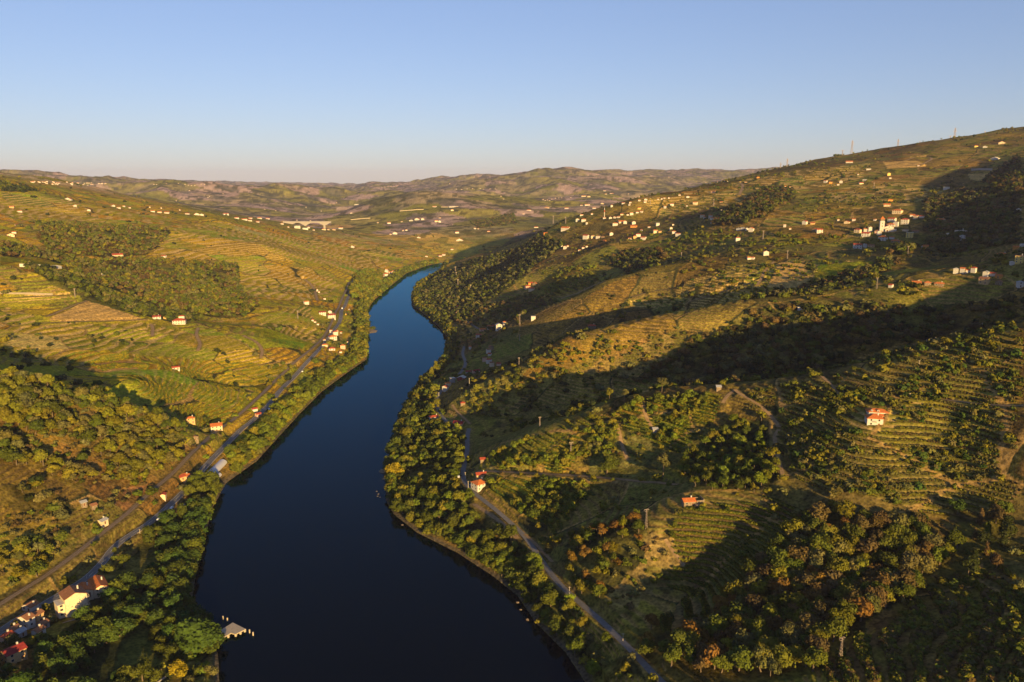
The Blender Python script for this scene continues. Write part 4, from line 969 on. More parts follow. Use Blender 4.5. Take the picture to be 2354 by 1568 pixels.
cluster('among the woods above the narrows', [('C',170,1385,55,'orange','red',1),('C',210,1392,50,'stone','orange',1),('C',140,1425,60,'pink','red',2),('C',180,1448,60,'cream','red',2),('B',1660,1496,36,'white','orange',1),('B',1705,1492,40,'cream','brown',1),('B',1630,1535,30,'pink','red',1),('B',1660,1430,24,'pink','red',1),('F',1752,44,40,'white','red',1),('F',1862,48,44,'white','red',2),('F',1855,82,36,'pink','brown',1)])
cluster('of the shaded waterside row', [('F',2080,248,64,'pink','orange',1),('F',2148,232,58,'white','orange',2),('F',2188,212,40,'pink','red',1),('F',2230,234,70,'white','grey',3,'y'),('F',2285,192,44,'white','orange',2),('F',2046,306,66,'white','red',2,'x')])
cluster('on the dark slope right of the narrows', [('F',2160,425,52,'stone','brown',2),('F',2136,452,48,'white','brown',2),('F',2148,476,34,'white','red',1),('F',2100,530,44,'pink','brown',2),('F',2140,545,60,'white','red',2),('F',2165,576,46,'cream','brown',2),('F',2230,566,50,'pink','red',1),('F',1968,415,22,'pink','orange',2)])
cluster('at the roadside below the narrows', [('F',2020,632,80,'pink','maroon',1,'x'),('F',1950,640,60,'grey','maroon',1),('F',1890,698,84,'maroon','pale',1,'y',-20),('F',1803,722,54,'grey','pale',2,'flat'),('F',1765,768,50,'cream','orange',2),('F',1740,806,60,'white','red',2,'y',-35)])
cluster('of the station hamlet on the left road', [('Q',1400,1140,170,'white','orange',2,'hip',20),('Q',1450,1060,110,'white','red',2,'hip',20),('Q',1380,1015,50,'white','pale',2),('Q',1265,1265,120,'cream','orange',1,'hip'),('Q',1392,1340,140,'white','red',1,'hip'),('Q',1595,1315,110,'pink','orange',2,'hip'),('Q',1555,1385,60,'white','orange',1),('Q',1560,1025,60,'cream','orange',1),('Q',1490,1000,50,'white','brown',1),('Q',1675,1230,50,'cream','pale',2,'y'),('Q',1250,1165,50,'white','grey',1)])
cluster('of the wine estate beside the railway', [('Q',1380,750,170,'white','maroon',2,'x',8),('Q',1215,690,150,'white','maroon',2,'x',8),('Q',1360,690,80,'white','maroon',2,'y'),('Q',1085,830,60,'white','orange',1),('Q',1040,800,50,'white','red',1),('Q',920,500,110,'white','orange',2,'x'),('Q',1120,255,44,'white','red',2),('Q',1155,280,34,'white','pale',1),('Q',1260,405,60,'cream','pale',1),('Q',1135,876,24,'white','pale',1)])
cluster('of the quinta on the left spur', [('E',1640,186,138,'white','red',2,'hip',-8),('E',1668,160,60,'white','red',3,'hip',-8),('E',1433,134,86,'white','maroon',1,'x',5),('E',1524,138,50,'ochre','orange',1)])
cluster('above the left railway curve', [('E',1745,1092,78,'ochre','orange',2,'hip'),('E',1980,1160,108,'cream','orange',2,'x'),('E',1780,1220,60,'stone','brown',1)])
cluster('beside the left road bend', [('M',655,930,86,'cream','orange',1,'x',30),('M',700,1005,100,'cream','orange',1,'x',30),('M',645,955,80,'ochre','red',1,'x',30),('M',425,1200,60,'cream','red',1),('F',18,1035,60,'pink','red',1,'x',30),('E',2335,985,60,'white','red',1)])
house('E', 1610, 606, 80, 'white', 'red', 1, 'x', 'small white hut with red roof alone among the left vine terraces', None, 8)
house('A', 905, 1322, 112, 'white', 'pale', 1, 'flat', 'white flat-roofed house among the dark trees of the left hill', None, 10)
house('F', 1637, 1082, 92, 'white', 'red', 2, 'hip', 'big plain white house with red roof below the right road bend', None, 15)
house('F', 1862, 1122, 100, 'ochre', 'maroon', 1, 'x', 'low dark red sheet roof at the fork of the right road', None, -20, 8)
house('F', 1897, 930, 52, 'stone', 'red', 1, 'hip', 'small stone hut with reddish roof on the right tree slope', None, 10)
house('F', 2080, 1452, 50, 'stone', 'red', 1, 'x', 'tiny red-roofed hut on the slope above the white roadside house', None, 10)
house('G', 735, 218, 88, 'stone', 'red', 1, 'hip', 'stone house with bright red roof alone in the shaded slope', None, 5)
house('G', 195, 148, 50, 'white', 'pale', 2, 'flat', 'white house on stilts in the shaded vineyards', None, 5)
house('H', 300, 58, 60, 'white', 'pale', 1, 'flat', 'white shed in the dark slope above the pine crest', None, 5)
house('G', 1315, 1172, 50, 'grey', 'grey', 1, 'x', 'tin shed with blue-grey roof at the end of the vineyard track', None, 15)
house('G', 1900, 790, 44, 'stone', 'grey', 1, 'x', 'small dark hut beside the round tree on the crest track', None, 10)
house('G', 1715, 1455, 50, 'pink', 'brown', 1, 'x', 'ruin', None, 10) if 0 else None
house('I', 620, 232, 46, 'stone', 'grey', 1, 'x', 'derelict stone house in the shade above the railway', None, 20)
house('I', 770, 378, 64, 'cream', 'grey', 1, 'x', 'grey-roofed derelict cottage beside the railway line', None, 40)
house('I', 700, 262, 40, 'stone', 'brown', 1, 'x', 'broken brown-roofed hut between the trees above the railway', None, 20)
cluster('of the shaded group at bottom left', [('N',150,950,150,'cream','brown',1,'x',38),('N',325,870,190,'white','brown',2,'y',-52),('N',470,810,120,'ochre','brown',2,'x',38),('N',540,880,110,'grey','brown',1,'x',38),('N',480,970,130,'white','brown',1,'x',38),('N',240,990,120,'grey','grey',1,'x',38),('N',70,1050,150,'pink','red',1,'x',38),('N',375,650,160,'white','brown',1,'y',-52),('N',150,1290,260,'ochre','maroon',2,'x',22)])
tiny = [('A', _hr.uniform(290, 980), 0, _hr.uniform(14, 26)) for _ in range(46)]
cluster('', [(c, x, 447 + (x - 290) * .02 + _hr.uniform(-4, 22) * (1 if 420 < x < 900 else .3), w, _hr.choice(['white', 'cream']), _hr.choice(['orange', 'red', 'pale']), 1) for c, x, y, w in tiny], 'tiny white house of the village strung along the far left ridge')
cluster('', [('A', x, y, 16, 'white', 'orange', 1) for x, y in ((1415,470),(1440,472),(1530,464),(1640,462),(1700,470),(1730,478),(1760,480),(1790,482),(1850,468),(1880,470),(1620,622),(1910,590),(1925,582),(2050,556),(1740,528),(1480,690),(1650,708),(1375,682))], 'tiny white house scattered over the far left hills')
cluster('', [('B', x, y, 16, 'white', 'orange', 1) for x, y in ((1180,494),(1210,492),(1240,490),(1270,486),(1300,484),(1780,464),(1840,514),(1890,518),(1940,512),(1990,510),(2060,508),(2090,516),(2150,512),(2200,512),(80,700),(180,712),(460,680),(600,716),(680,652),(740,640),(375,800),(500,805),(2250,580),(2275,606))], 'tiny white house on the distant central hills')
cluster('', [('C', x, y, 18, 'white', 'orange', 1) for x, y in ((285,612),(305,618),(325,614),(345,620),(365,606),(400,598),(430,596),(455,594),(540,590),(1440,404),(1490,404),(1780,455),(1850,452),(1890,452),(1955,442),(1980,444),(1170,585),(1070,558),(1340,610),(1400,600),(1440,598),(1375,606))], 'tiny white house at the foot of the distant rocky hill')

DEFER.sort(key=lambda t: -t[0][3] / CROP[t[0][0]][2])
for a_, k_ in DEFER[:285]: build_house(*a_, **k_)
for a_, k_ in DEFER[285:]: far_house(*a_, **k_)
fo_ = mesh_from('distant_houses', FARW[0] + FARR[0], FARW[1] + [tuple(i + len(FARW[0]) for i in f) for f in FARR[1]], WALL['white'])
fo_.data.materials.append(ROOF['orange']); fo_.data.polygons.foreach_set('material_index', [0] * len(FARW[1]) + [1] * len(FARR[1]))
tag(fo_, 'scatter of tiny white houses on the distant hills', 'houses', None, 'stuff')

# ---- the lone farmhouse with two hipped blocks
p, mpp, u = spot('H', 985, 1118)
fh = empty('farmhouse', (p[0] + 1.0, p[1] + 5, p[2] - .6), math.atan2(-p[0], p[1]) + math.radians(14))
tag(fh, 'white two-block farmhouse with orange hipped roofs and dormers among the right terraces', 'house')
HOUSE_XY.append((p[0] + 3, p[1] + 9, 17))
block(fh, 10.5, 8.5, 5.6, 'white', 'orange', 'hip', 0, 0, 2, 'f', -3, True, 1.0)
V, F = [], []; box(V, F, 5.26, 5.34, -4.2, 4.2, -3, 5.4); part('stone_wall', V, F, WALL['stone'], fh)
w2, r2 = block(fh, 14, 7.5, 6.9, 'white', 'orange', 'hip', 4.5, 12.0, 2, 'l', -3)
V, F = roof_mesh(6.2, 4.6, 5.2, 'x', 4.2, 6.2); part('link_roof', V, F, ROOF['orange'], fh); V, F = wall_mesh(5.6, 4.0, 5.1, None, 4.2, 6.2); part('link_wall', V, F, WALL['cream'], fh)
for x in (0.3, 4.6):
    V, F = [], []; box(V, F, x - .7, x + .7, 8.6, 10.4, 7.0, 8.3); dm = part('dormer', V, F, WALL['white'], fh); V, F = roof_mesh(1.4, 1.8, 8.3, 'y', x, 9.5, .15, .1); part('dormer_roof', V, F, ROOF['orange'], dm); window(dm, x, 8.6, 7.25, .7, .8, 'f')
V, F = [], []; box(V, F, -1.7, 1.0, -5.2, -4.28, 3.0, 3.15); [box(V, F, x, x + .05, -5.2, -5.15, 3.15, 4.0) for x in np.linspace(-1.7, .95, 9)]; box(V, F, -1.7, 1.0, -5.22, -5.14, 4.0, 4.08); part('balcony', V, F, IRON, fh)
tw = mesh_from('terrace_wall', *(lambda V, F: (box(V, F, 5.2, 16, -3.6, -3.0, -3, .9), box(V, F, 15.4, 16, -3.0, 4, -3, .9), (V, F))[2])([], []), M_stone)
tw.location = fh.location; tw.rotation_euler = fh.rotation_euler; tag(tw, 'low stone terrace wall beside the lone farmhouse', 'wall')

# ---- tall cream apartment house and its neighbours by the left road
p, mpp, u = spot('N', 840, 745)
ap = empty('apartment_house', (p[0] + 1, p[1] + 9, p[2] + .5), math.atan2(-p[0], p[1]) + math.radians(12))
HOUSE_XY.append((p[0] + 1, p[1] + 10, 17))
tag(ap, 'tall cream apartment house with blank gable and brown roof beside the left road', 'apartment house')
block(ap, 12.5, 12, 11.6, 'cream', 'brown', 'y', 0, 0, 4, 'r', -5, True, 1.2)
for z in (2.6, 5.4, 8.2):
    V, F = [], []; box(V, F, 6.35, 7.8, -5.2, 5.2, z, z + .18); box(V, F, 7.7, 7.8, -5.2, 5.2, z + .18, z + 1.15); part('balcony', V, F, WALL['cream'], ap)
V, F = wall_mesh(4.0, 8, 8.5, None, -8.3, -1.0, -5); part('side_wing', V, F, WALL['cream'], ap); V, F = roof_mesh(4.0, 8, 8.5, 'flat', -8.3, -1.0); part('wing_roof', V, F, ROOF['pale'], ap)
for z in (1.6, 4.6, 7.2): window(ap, -8.3, -5.0, z, 1.6, 1.3, 'f')
for x, z in ((2.2, 8.6), (-2.6, 5.4), (3.0, 1.2)): window(ap, x, -6.0, z, .7, .5, 'f')
cw_ = mesh_from('courtyard_wall', *(lambda V, F: (box(V, F, -12.5, 8.5, -12.3, -11.9, -5, .2), box(V, F, 8.1, 8.5, -11.9, -7.6, -5, .2), (V, F))[2])([], []), WALL['grey'])
cw_.location = ap.location; cw_.rotation_euler = ap.rotation_euler; tag(cw_, 'grey courtyard wall at the foot of the cream apartment house', 'wall')
def near_house(c, x, y, w, d, h, wall, roof, shape, turn, label, st=1, wins='fr', dx=0):
    p, mpp, u = spot(c, x, y); p = p + np.array([dx, 0, 0])
    t = empty('house', (p[0], p[1] + d * .3, p[2] + .2), math.atan2(-p[0], p[1]) + math.radians(turn)); tag(t, label, 'house')
    block(t, w, d, h, wall, roof, shape, storeys=st, wins=wins, zb=-6, chimney=True); HOUSE_XY.append((p[0], p[1] + d * .3, max(w, d) * .65 + 1)); return t
near_house('N', 1125, 440, 9, 17, 5.4, 'cream', 'orange', 'y', 8, 'long cream house with orange roof, uppermost of the roadside row at bottom left', 2, dx=5)
near_house('N', 955, 480, 8, 12, 4.6, 'cream', 'orange', 'y', 8, 'orange-roofed house behind the tall cream apartment house', 1, dx=5)
near_house('N', 1275, 425, 6, 8, 3.4, 'cream', 'brown', 'y', 8, 'small cream outhouse with a white water tank among trees at bottom left', 1)
# white house with orange hipped roof by the right road, the ruined house on the spur
jh = near_house('J', 1690, 112, 11.5, 10, 5.6, 'white', 'orange', 'hip', 35, 'white house with orange hipped roof beside the right road bend', 2, 'fl')
block(jh, 5, 8, 3.4, 'white', 'orange', 'y', 8.2, 2.5, 1, '', -4)
near_house('J', 1700, 22, 9, 6, 3.0, 'ochre', 'red', 'x', 12, 'low red-roofed shed just above the white roadside house', 1, '')
kh = near_house('K', 1335, 232, 8.5, 6.5, 3.2, 'stone', 'orange', 'x', 22, 'half-ruined farmhouse with rusty orange roof on the pylon spur', 1, 'fl')
V, F = [], []; box(V, F, 4.9, 10.5, -3.4, -2.9, -4, 3.6); box(V, F, 10.0, 10.5, -2.9, 4, -4, 4.2); box(V, F, 4.9, 10.0, 3.5, 4.0, -4, 3.0); part('roofless_wall', V, F, WALL['stone'], kh)
V, F = [], []; box(V, F, 3.0, 8.0, -6.5, -3.5, -4, 1.6); part('stone_lean_to', V, F, WALL['stone'], kh)

# ---- church
p, mpp, u = spot('D', 955, 998)
ch = empty('church', (p[0], p[1] + 8, p[2] + .3), math.atan2(-p[0], p[1]) + math.radians(12)); HOUSE_XY.append((p[0], p[1] + 8, 22))
tag(ch, 'white church with square bell tower and orange pyramid roof', 'church')
block(ch, 15, 24, 8.5, 'white', 'red', 'y', 3.5, 8, 1, '', -5)
V, F = wall_mesh(7.2, 7.2, 19, None, -8, -1.0, -5); tow = part('bell_tower', V, F, WALL['white'], ch)
V, F = wall_mesh(6.4, 6.4, 3.0, None, 0, 0, 0); bo = part('belfry', [(x - 8, y - 1, z + 19) for x, y, z in V], F, WALL['stone'], ch)
V = [(-11.8, -4.8, 22), (-4.2, -4.8, 22), (-4.2, 2.8, 22), (-11.8, 2.8, 22), (-8, -1, 27)]; part('spire', V, [(0, 1, 4), (1, 2, 4), (2, 3, 4), (3, 0, 4), (3, 2, 1, 0)], ROOF['orange'], ch)
V, F = wall_mesh(6.5, 4, 5.0, 'y', 0, -5.8, -5); pr = part('porch', V, F, WALL['white'], ch); V, F = roof_mesh(6.5, 4, 5.0, 'y', 0, -5.8); part('porch_roof', V, F, ROOF['red'], pr); window(ch, 0, -7.8, .2, 2.2, 3.6, 'f', True)
window(ch, 3.5, -4.0, 7.6, 1.4, 1.8, 'f'); window(ch, -8, -4.6, 9, 1.2, 2.0, 'f'); window(ch, -8, -4.6, 14, 1.0, 1.8, 'f')
V, F = wall_mesh(6, 12, 4.5, None, 13.5, 6, -5); part('sacristy', V, F, WALL['white'], ch); V, F = roof_mesh(6, 12, 4.5, 'flat', 13.5, 6); part('sacristy_roof', V, F, ROOF['pale'], ch)

# ---- jetty, piles, white pergola at the near left bank
p, mpp, u = spot('P', 512 * 1, 1466 * 1) if 0 else (at_z(512, 1462, 2.2), .236, 0)
jt = empty('jetty', (0, 0, 0)); tag(jt, 'concrete jetty on square legs standing in the near water', 'jetty')
top = [at_z(a, b, 2.4) for a, b in ((508,1448),(535,1431),(565,1446),(541,1458),(531,1455),(511,1467))]
n = len(top); V = [tuple(q) for q in top] + [(q[0], q[1], 1.75) for q in top]
F = [tuple(range(n))[::-1], tuple(range(n, 2 * n))] + [(i, (i + 1) % n, n + (i + 1) % n, n + i) for i in range(n)]
part('deck', V, F, CONC, jt)
for a, b in ((513,1464),(524,1459),(541,1456),(552,1451),(562,1446),(536,1434)):
    q = at_z(a, b, 2.4); V, F = [], []; box(V, F, q[0] - .55, q[0] + .55, q[1] + .1, q[1] + 1.2, -6, 1.8); part('leg', V, F, CONC, jt)
for a, b, l in ((574,1455,'nearer the jetty'),(582,1461,'farther from the jetty'),(513,1424,'tall, behind the jetty'),(523,1428,'short, behind the jetty')):
    q = at_z(a, b, 0); V, F = [], []
    for i in range(8): V += [(.45 * math.cos(i * .785), .45 * math.sin(i * .785), z) for z in (-6, 2.4)]
    F = [(2 * i, 2 * ((i + 1) % 8), 2 * ((i + 1) % 8) + 1, 2 * i + 1) for i in range(8)] + [tuple(range(1, 16, 2))]
    o = mesh_from('mooring_pile', V, F, CONC); o.location = (q[0], q[1], 0); tag(o, 'mooring pile in the water, ' + l, 'pile', 'mooring piles by the jetty')
a, b = unproject(430, 1506)[0], unproject(478, 1481)[0]
pg = empty('pergola', tuple(a)); tag(pg, 'white open pergola with square posts on a garden wall near the jetty', 'pergola')
dv = b - a; L_ = np.hypot(dv[0], dv[1]); pg.rotation_euler = (0, 0, math.atan2(dv[1], dv[0]))
V, F = [], []; box(V, F, -2, L_ + 4, -.3, .3, -3, .8); part('base_wall', V, F, WALL['cream'], pg)
for i in range(4):
    V, F = [], []; box(V, F, L_ * i / 3 - .25, L_ * i / 3 + .25, -.25, .25, .8, 3.4); part('post', V, F, WALL['white'], pg)
V, F = [], []; box(V, F, -.6, L_ + .6, -.35, .35, 3.4, 3.8); part('beam', V, F, WALL['white'], pg)
gw_ = unproject([505, 500, 470, 425, 395, 370], [1500, 1490, 1510, 1530, 1552, 1567])
V, F = wall_strip(chaikin(unproject([430, 415, 398, 375, 350], [1508, 1525, 1545, 1562, 1578]), 1), 0, .5, -2, .9); tag(mesh_from('garden_wall', V, F, WALL['grey']), 'low grey garden wall running down to the lawn by the jetty', 'wall')

# ---- long white retaining walls, viaduct
def long_wall(name, pts, h, m, label):
    L = densify(unproject([q[0] for q in pts], [q[1] for q in pts]), 12); L[:, 2] = ground(L[:, 0], L[:, 1])
    V, F = wall_strip(L, 0, 1.2, -3, h); tag(mesh_from(name, V, F, m), label, 'wall')
long_wall('retaining_wall', [pc('A', 180, 1226), pc('A', 370, 1234), pc('A', 565, 1244)], 5.0, WALL['white'], 'long white retaining wall under the bright field at the left edge')
long_wall('retaining_wall', [pc('A', 0, 1470), pc('A', 300, 1478), pc('A', 486, 1484)], 2.5, M_stone, 'tan terrace wall with a square end below the left road')
long_wall('retaining_wall', [pc('B', 1320, 716), pc('B', 1430, 708), pc('B', 1540, 702)], 3, CONC, 'long pale wall across the domed hill beyond the bend')
long_wall('retaining_wall', [pc('B', 1700, 680), pc('B', 1860, 674)], 2.5, CONC, 'pale wall strip right of the domed hill beyond the bend')
long_wall('retaining_wall', [pc('B', 870, 796), pc('B', 960, 788), pc('B', 1050, 782)], 3, CONC, 'pale road embankment right of the viaduct')
long_wall('retaining_wall', [pc('D', 1615, 508), pc('D', 1780, 506)], 5, WALL['grey'], 'long grey wall in the clearing under the right hilltop')
p0, p1 = np.array(at_y(*pc('B', 250, 812), 3350)), np.array(at_y(*pc('B', 690, 806), 3350))
va = empty('viaduct', tuple(p0)); dv = p1 - p0; L_ = np.hypot(dv[0], dv[1]); va.rotation_euler = (0, 0, math.atan2(dv[1], dv[0]))
tag(va, 'long pale concrete road viaduct crossing the far side valley', 'viaduct')
V, F = [], []; box(V, F, 0, L_, -6, 6, -4, 1.5); part('deck', V, F, WALL['grey'], va)
for f in (.14, .46, .86):
    V, F = [], []; box(V, F, L_ * f - 4, L_ * f + 4, -4, 4, -45, -4)
    k = len(V); V += [(L_ * f - 26, -5, -4), (L_ * f + 26, -5, -4), (L_ * f + 4, -5, -15), (L_ * f - 4, -5, -15), (L_ * f - 26, 5, -4), (L_ * f + 26, 5, -4), (L_ * f + 4, 5, -15), (L_ * f - 4, 5, -15)]
    F += [tuple(k + i for i in f_) for f_ in ((3, 2, 1, 0), (4, 5, 6, 7), (0, 4, 7, 3), (1, 2, 6, 5), (0, 1, 5, 4), (2, 3, 7, 6))]
    part('pier', V, F, WALL['grey'], va)

# ---- polytunnels by the left road
PLAST = mat('tunnel_sheet', (.48, .47, .50), .5, .4)
def tunnel(c, x0, y0, x1, y1, w, label):
    a, b = spot(c, x0, y0)[0], spot(c, x1, y1)[0]; d = b - a; L = np.hypot(d[0], d[1])
    t = empty('polytunnel', tuple(a + (0, 0, -.2)), math.atan2(d[1], d[0])); tag(t, label, 'polytunnel', 'polytunnels between the left road and the river')
    V, F = [], []; N = 10; M = max(3, int(L / 3))
    for j in range(M + 1):
        rr = w / 2 * (1 + .012 * (j % 2))
        for i in range(N + 1):
            th = math.pi * i / N; V.append((L * j / M, rr * math.cos(th), rr * .85 * math.sin(th)))
    for j in range(M):
        for i in range(N): F.append((j * (N + 1) + i, (j + 1) * (N + 1) + i, (j + 1) * (N + 1) + i + 1, j * (N + 1) + i + 1))
    part('cover', V, F, PLAST, t, True)
    for xx in (0, L):
        V2 = [(xx + (.03 if xx else -.03), w / 2 * math.cos(math.pi * i / N), w / 2 * .85 * math.sin(math.pi * i / N)) for i in range(N + 1)]; part('end_panel', V2, [tuple(range(N + 1))], WALL['grey'], t)
    m_ = (a + b) / 2; HOUSE_XY.append((m_[0], m_[1], L * .45)); HOUSE_XY.append((a[0], a[1], w)); HOUSE_XY.append((b[0], b[1], w))
tunnel('M', 965, 960, 1160, 775, 9, 'long pale polytunnel nearest the road junction on the left bank')
tunnel('M', 1025, 1003, 1105, 925, 7, 'bluish polytunnel beside the long pale one, nearer the river')
tunnel('M', 640, 1390, 715, 1300, 7, 'bluish polytunnel farthest down the left road')
tunnel('M', 855, 1270, 900, 1232, 7, 'short grey polytunnel near the water')

# ---- pylons and poles
def bar(V, F, p, q, r, n=4):
    p, q = np.array(p, float), np.array(q, float); ax = q - p; ax /= np.linalg.norm(ax); t = np.cross(ax, (.31, .2, .93)); t /= np.linalg.norm(t); b = np.cross(ax, t); k = len(V)
    for e in (p, q): V.extend([tuple(e + r * (t * math.cos(6.283 * i / n + .785) + b * math.sin(6.283 * i / n + .785))) for i in range(n)])
    F.extend([(k + i, k + (i + 1) % n, k + n + (i + 1) % n, k + n + i) for i in range(n)])
def tower_meshes(h, base, top, r, kind):
    legs, br, arm = ([], []), ([], []), ([], [])
    N = 7
    def half(f): return (base + (top - base) * f) / 2
    for sx, sy in ((1, 1), (1, -1), (-1, 1), (-1, -1)): bar(*legs, (sx * base / 2, sy * base / 2, -1), (sx * top / 2, sy * top / 2, h), r * 1.3)
    for i in range(N):
        a, b = i / N, (i + 1) / N; ha, hb = half(a), half(b)
        for s in (1, -1):
            bar(*br, (-ha, s * ha, a * h), (hb, s * hb, b * h), r); bar(*br, (s * ha, ha, a * h), (s * hb, -hb, b * h), r)
        for s in (1, -1): bar(*br, (-hb, s * hb, b * h), (hb, s * hb, b * h), r)
    if kind == 'T':
        w = h * .13
        for s in (.35, -.35): bar(*arm, (-w, s, h), (w, s, h), r * 1.5)
        bar(*arm, (-w * .8, 0, h * .9), (w * .8, 0, h * .9), r * 1.4)
        for x in (-w, 0, w): bar(*arm, (x, 0, h), (x, 0, h - .9), r * 1.4)
    elif kind == 'big':
        for z, w in ((.72, .16), (.83, .13), (.93, .10)):
            for s in (-1, 1): bar(*arm, (0, 0, h * (z + .03)), (s * h * w, 0, h * z), r * 1.2); bar(*arm, (0, 0, h * z), (s * h * w, 0, h * z), r * 1.2)
        bar(*arm, (0, 0, h), (0, 0, h * 1.07), r)
    else:
        for s in (-1, 1): bar(*arm, (0, 0, h * .9), (s * h * .28, 0, h), r * 1.2); bar(*arm, (0, 0, h * .9), (s * h * .12, 0, h * .8), r); bar(*arm, (-h * .28, s, h), (h * .28, s, h), r * 1.2)
    return legs, br, arm
def pylon(c, x, y, hc, kind, label, group=None, Y=None, turn=0, rmin=.5):
    """rmin: least thickness of a member in picture pixels"""
    u, v = pc(c, x, y)
    if Y: p = at_y(u, v, Y)
    else: p = unproject(u, v)[0]
    d = project(*p)[2]; h = hc / CROP[c][2] / 1.6312 * d / FP
    t = empty('pylon', (p[0], p[1], p[2] - .3), math.radians(turn)); tag(t, label, 'pylon', group)
    r = max(.06, rmin * d / 788 * .12)
    for nm, (V, F) in zip(('leg_frame', 'bracing', 'crossarm'), tower_meshes(h, h * .12 if kind != 'big' else h * .16, h * .035, r, kind)): part(nm, V, F, IRON, t)
pylon('K', 1012, 402, 152, 'T', 'rusty lattice pylon on the rocky spur above the right road', None, None, 20)
pylon('L', 545, 1405, 195, 'T', 'rusty lattice pylon before the bottom right vineyard', None, None, 20)
pylon('G', 540, 1402, 138, 'T', 'lattice pylon in the vineyards below the crest of pines', None, None, 10)
pylon('G', 255, 1125, 92, 'T', 'lattice pylon at the left end of the pine crest', None, None, 10)
for q in (('G',64,556,66,'fourth pylon up the right bank line, on the second crest'),('G',70,336,58,'pylon standing in the shaded slope above the second crest'),('G',70,190,96,'tall pylon on the shaded slope below the white stilt house'),('D',862,1450,92,'pylon at the upper edge of the wide right bank shadow'),('D',1110,1170,60,'thin pylon under the church village'),('D',152,1210,66,'pylon beside the tan field'),('C',2305,975,80,'pylon by the shaded lane'),('C',1920,760,60,'pylon above the upper lane houses'),('C',1852,665,60,'pylon in the high vineyard left of the lane'),('C',1271,655,40,'pylon over the village tip'),('C',1555,1150,55,'pylon among trees below the terraces'),('D',840,655,50,'pylon above the manor slope'),('B',1832,1290,65,'upper pylon of the pair above the narrows'),('B',1840,1325,50,'lower pylon of the pair above the narrows'),('B',1855,1420,80,'tall pylon among trees above the narrows'),('B',1972,1440,48,'short pylon above the narrows')):
    pylon(*q[:4], 'T', q[4], 'pylons up the right bank', None, 15)
for q in (('Q',770,760,150,'pale pylon at the corner of the estate vineyard on the left bank'),('A',690,1505,80,'pylon by the terrace wall on the left'),('A',1180,1410,48,'pylon in the oak wood of the left hill'),('C',378,830,70,'left pylon on the valley floor beyond the village'),('C',492,830,60,'right pylon on the valley floor beyond the village')): pylon(*q[:4], 'T', q[4], None, None, 15)
pylon('D', 663, 374, 102, 'big', 'tallest pylon on the right skyline, with three crossarms', None, 2760)
pylon('D', 1478, 276, 104, 'big', 'tall pylon on the skyline near the right edge', None, 2760)
for q in (('D',1030,324,64,'big','mid-sized pylon alone on the skyline between the two tallest'),('D',590,394,48,'Y','small pylon just left of the tallest skyline pylon'),('D',1205,306,28,'Y','small wide-armed pylon on the right skyline'),('D',1445,278,44,'Y','wide-armed pylon beside the tall one near the right edge'),('D',150,482,68,'big','pylon on the lower skyline, right one of two'),('D',98,494,48,'big','pylon on the lower skyline, left one of two'),('D',1722,224,26,'Y','tiny pylon on the high right skyline')): pylon(q[0], q[1], q[2], q[3], q[4], q[5], 'pylons on the right skyline', 2755)
mp = spot('C', 848, 770); h = 85 / 2.45 / 1.6312 * mp[1]
ms = empty('mast', tuple(mp[0])); tag(ms, 'slim red and white banded mast in the village tip', 'mast')
RED = mat('mast_red', (.5, .05, .03)); V, F = [], []; bar(V, F, (0, 0, 0), (0, 0, h * .55), .9); bar(V, F, (0, 0, h * .75), (0, 0, h), .7); part('white_section', V, F, WALL['white'], ms); V, F = [], []; bar(V, F, (0, 0, h * .55), (0, 0, h * .75), .8); part('red_section', V, F, RED, ms)
def pole(c, x, y, hc, label, group=None):
    p, mpp, u = spot(c, x, y); h = hc / CROP[c][2] / 1.6312 * mpp
    t = empty('utility_pole', tuple(p)); tag(t, label, 'utility pole', group)
    V, F = [], []; r0 = max(.14, .28 * mpp * 2.3); n = 8
    for z, r in ((-.6, r0), (h, r0 * .65)): V += [(r * math.cos(6.283 * i / n), r * math.sin(6.283 * i / n), z) for i in range(n)]
    F = [(i, (i + 1) % n, n + (i + 1) % n, n + i) for i in range(n)] + [tuple(range(n, 2 * n))]
    part('shaft', V, F, POLE, t); V, F = [], []; box(V, F, -.9, .9, -.08, .08, h - .6, h - .42); part('crossarm', V, F, IRON, t)
for q in (('K',434,912,72,'leaning roadside pole below the rocky spur'),('K',838,1258,66,'pale pole on the inner side of the right road'),('J',1582,30,52,'pale pole at the road just above the white house'),('J',1604,100,54,'pale pole before the white roadside house'),('F',1803,1100,36,'pole beside the dark red sheet roof'),('F',1960,750,72,'pole above the roadside houses'),('F',1680,850,40,'pole where the right road bends'),('H',1535,360,56,'white-based pole on the right crest'),('H',1455,352,28,'short pole on the crest, leftmost of three'),('H',1722,284,34,'short pole on the crest near the hilltop vines'),('H',1965,212,40,'pole among bushes at the crest vines'),('H',1302,866,50,'pole at the dry terrace above the farmhouse'),('H',1388,552,36,'leaning pole inside the bush rows'),('G',1478,300,10,'tiny pole'),('I',655,785,30,'roadside pole above the orange-roofed house'),('I',1225,350,40,'roadside pole by the parked vehicles'),('I',1058,445,36,'roadside pole at the left road curve'),('M',868,1000,60,'pole beside the road junction')):
    if q[4] != 'tiny pole': pole(*q)

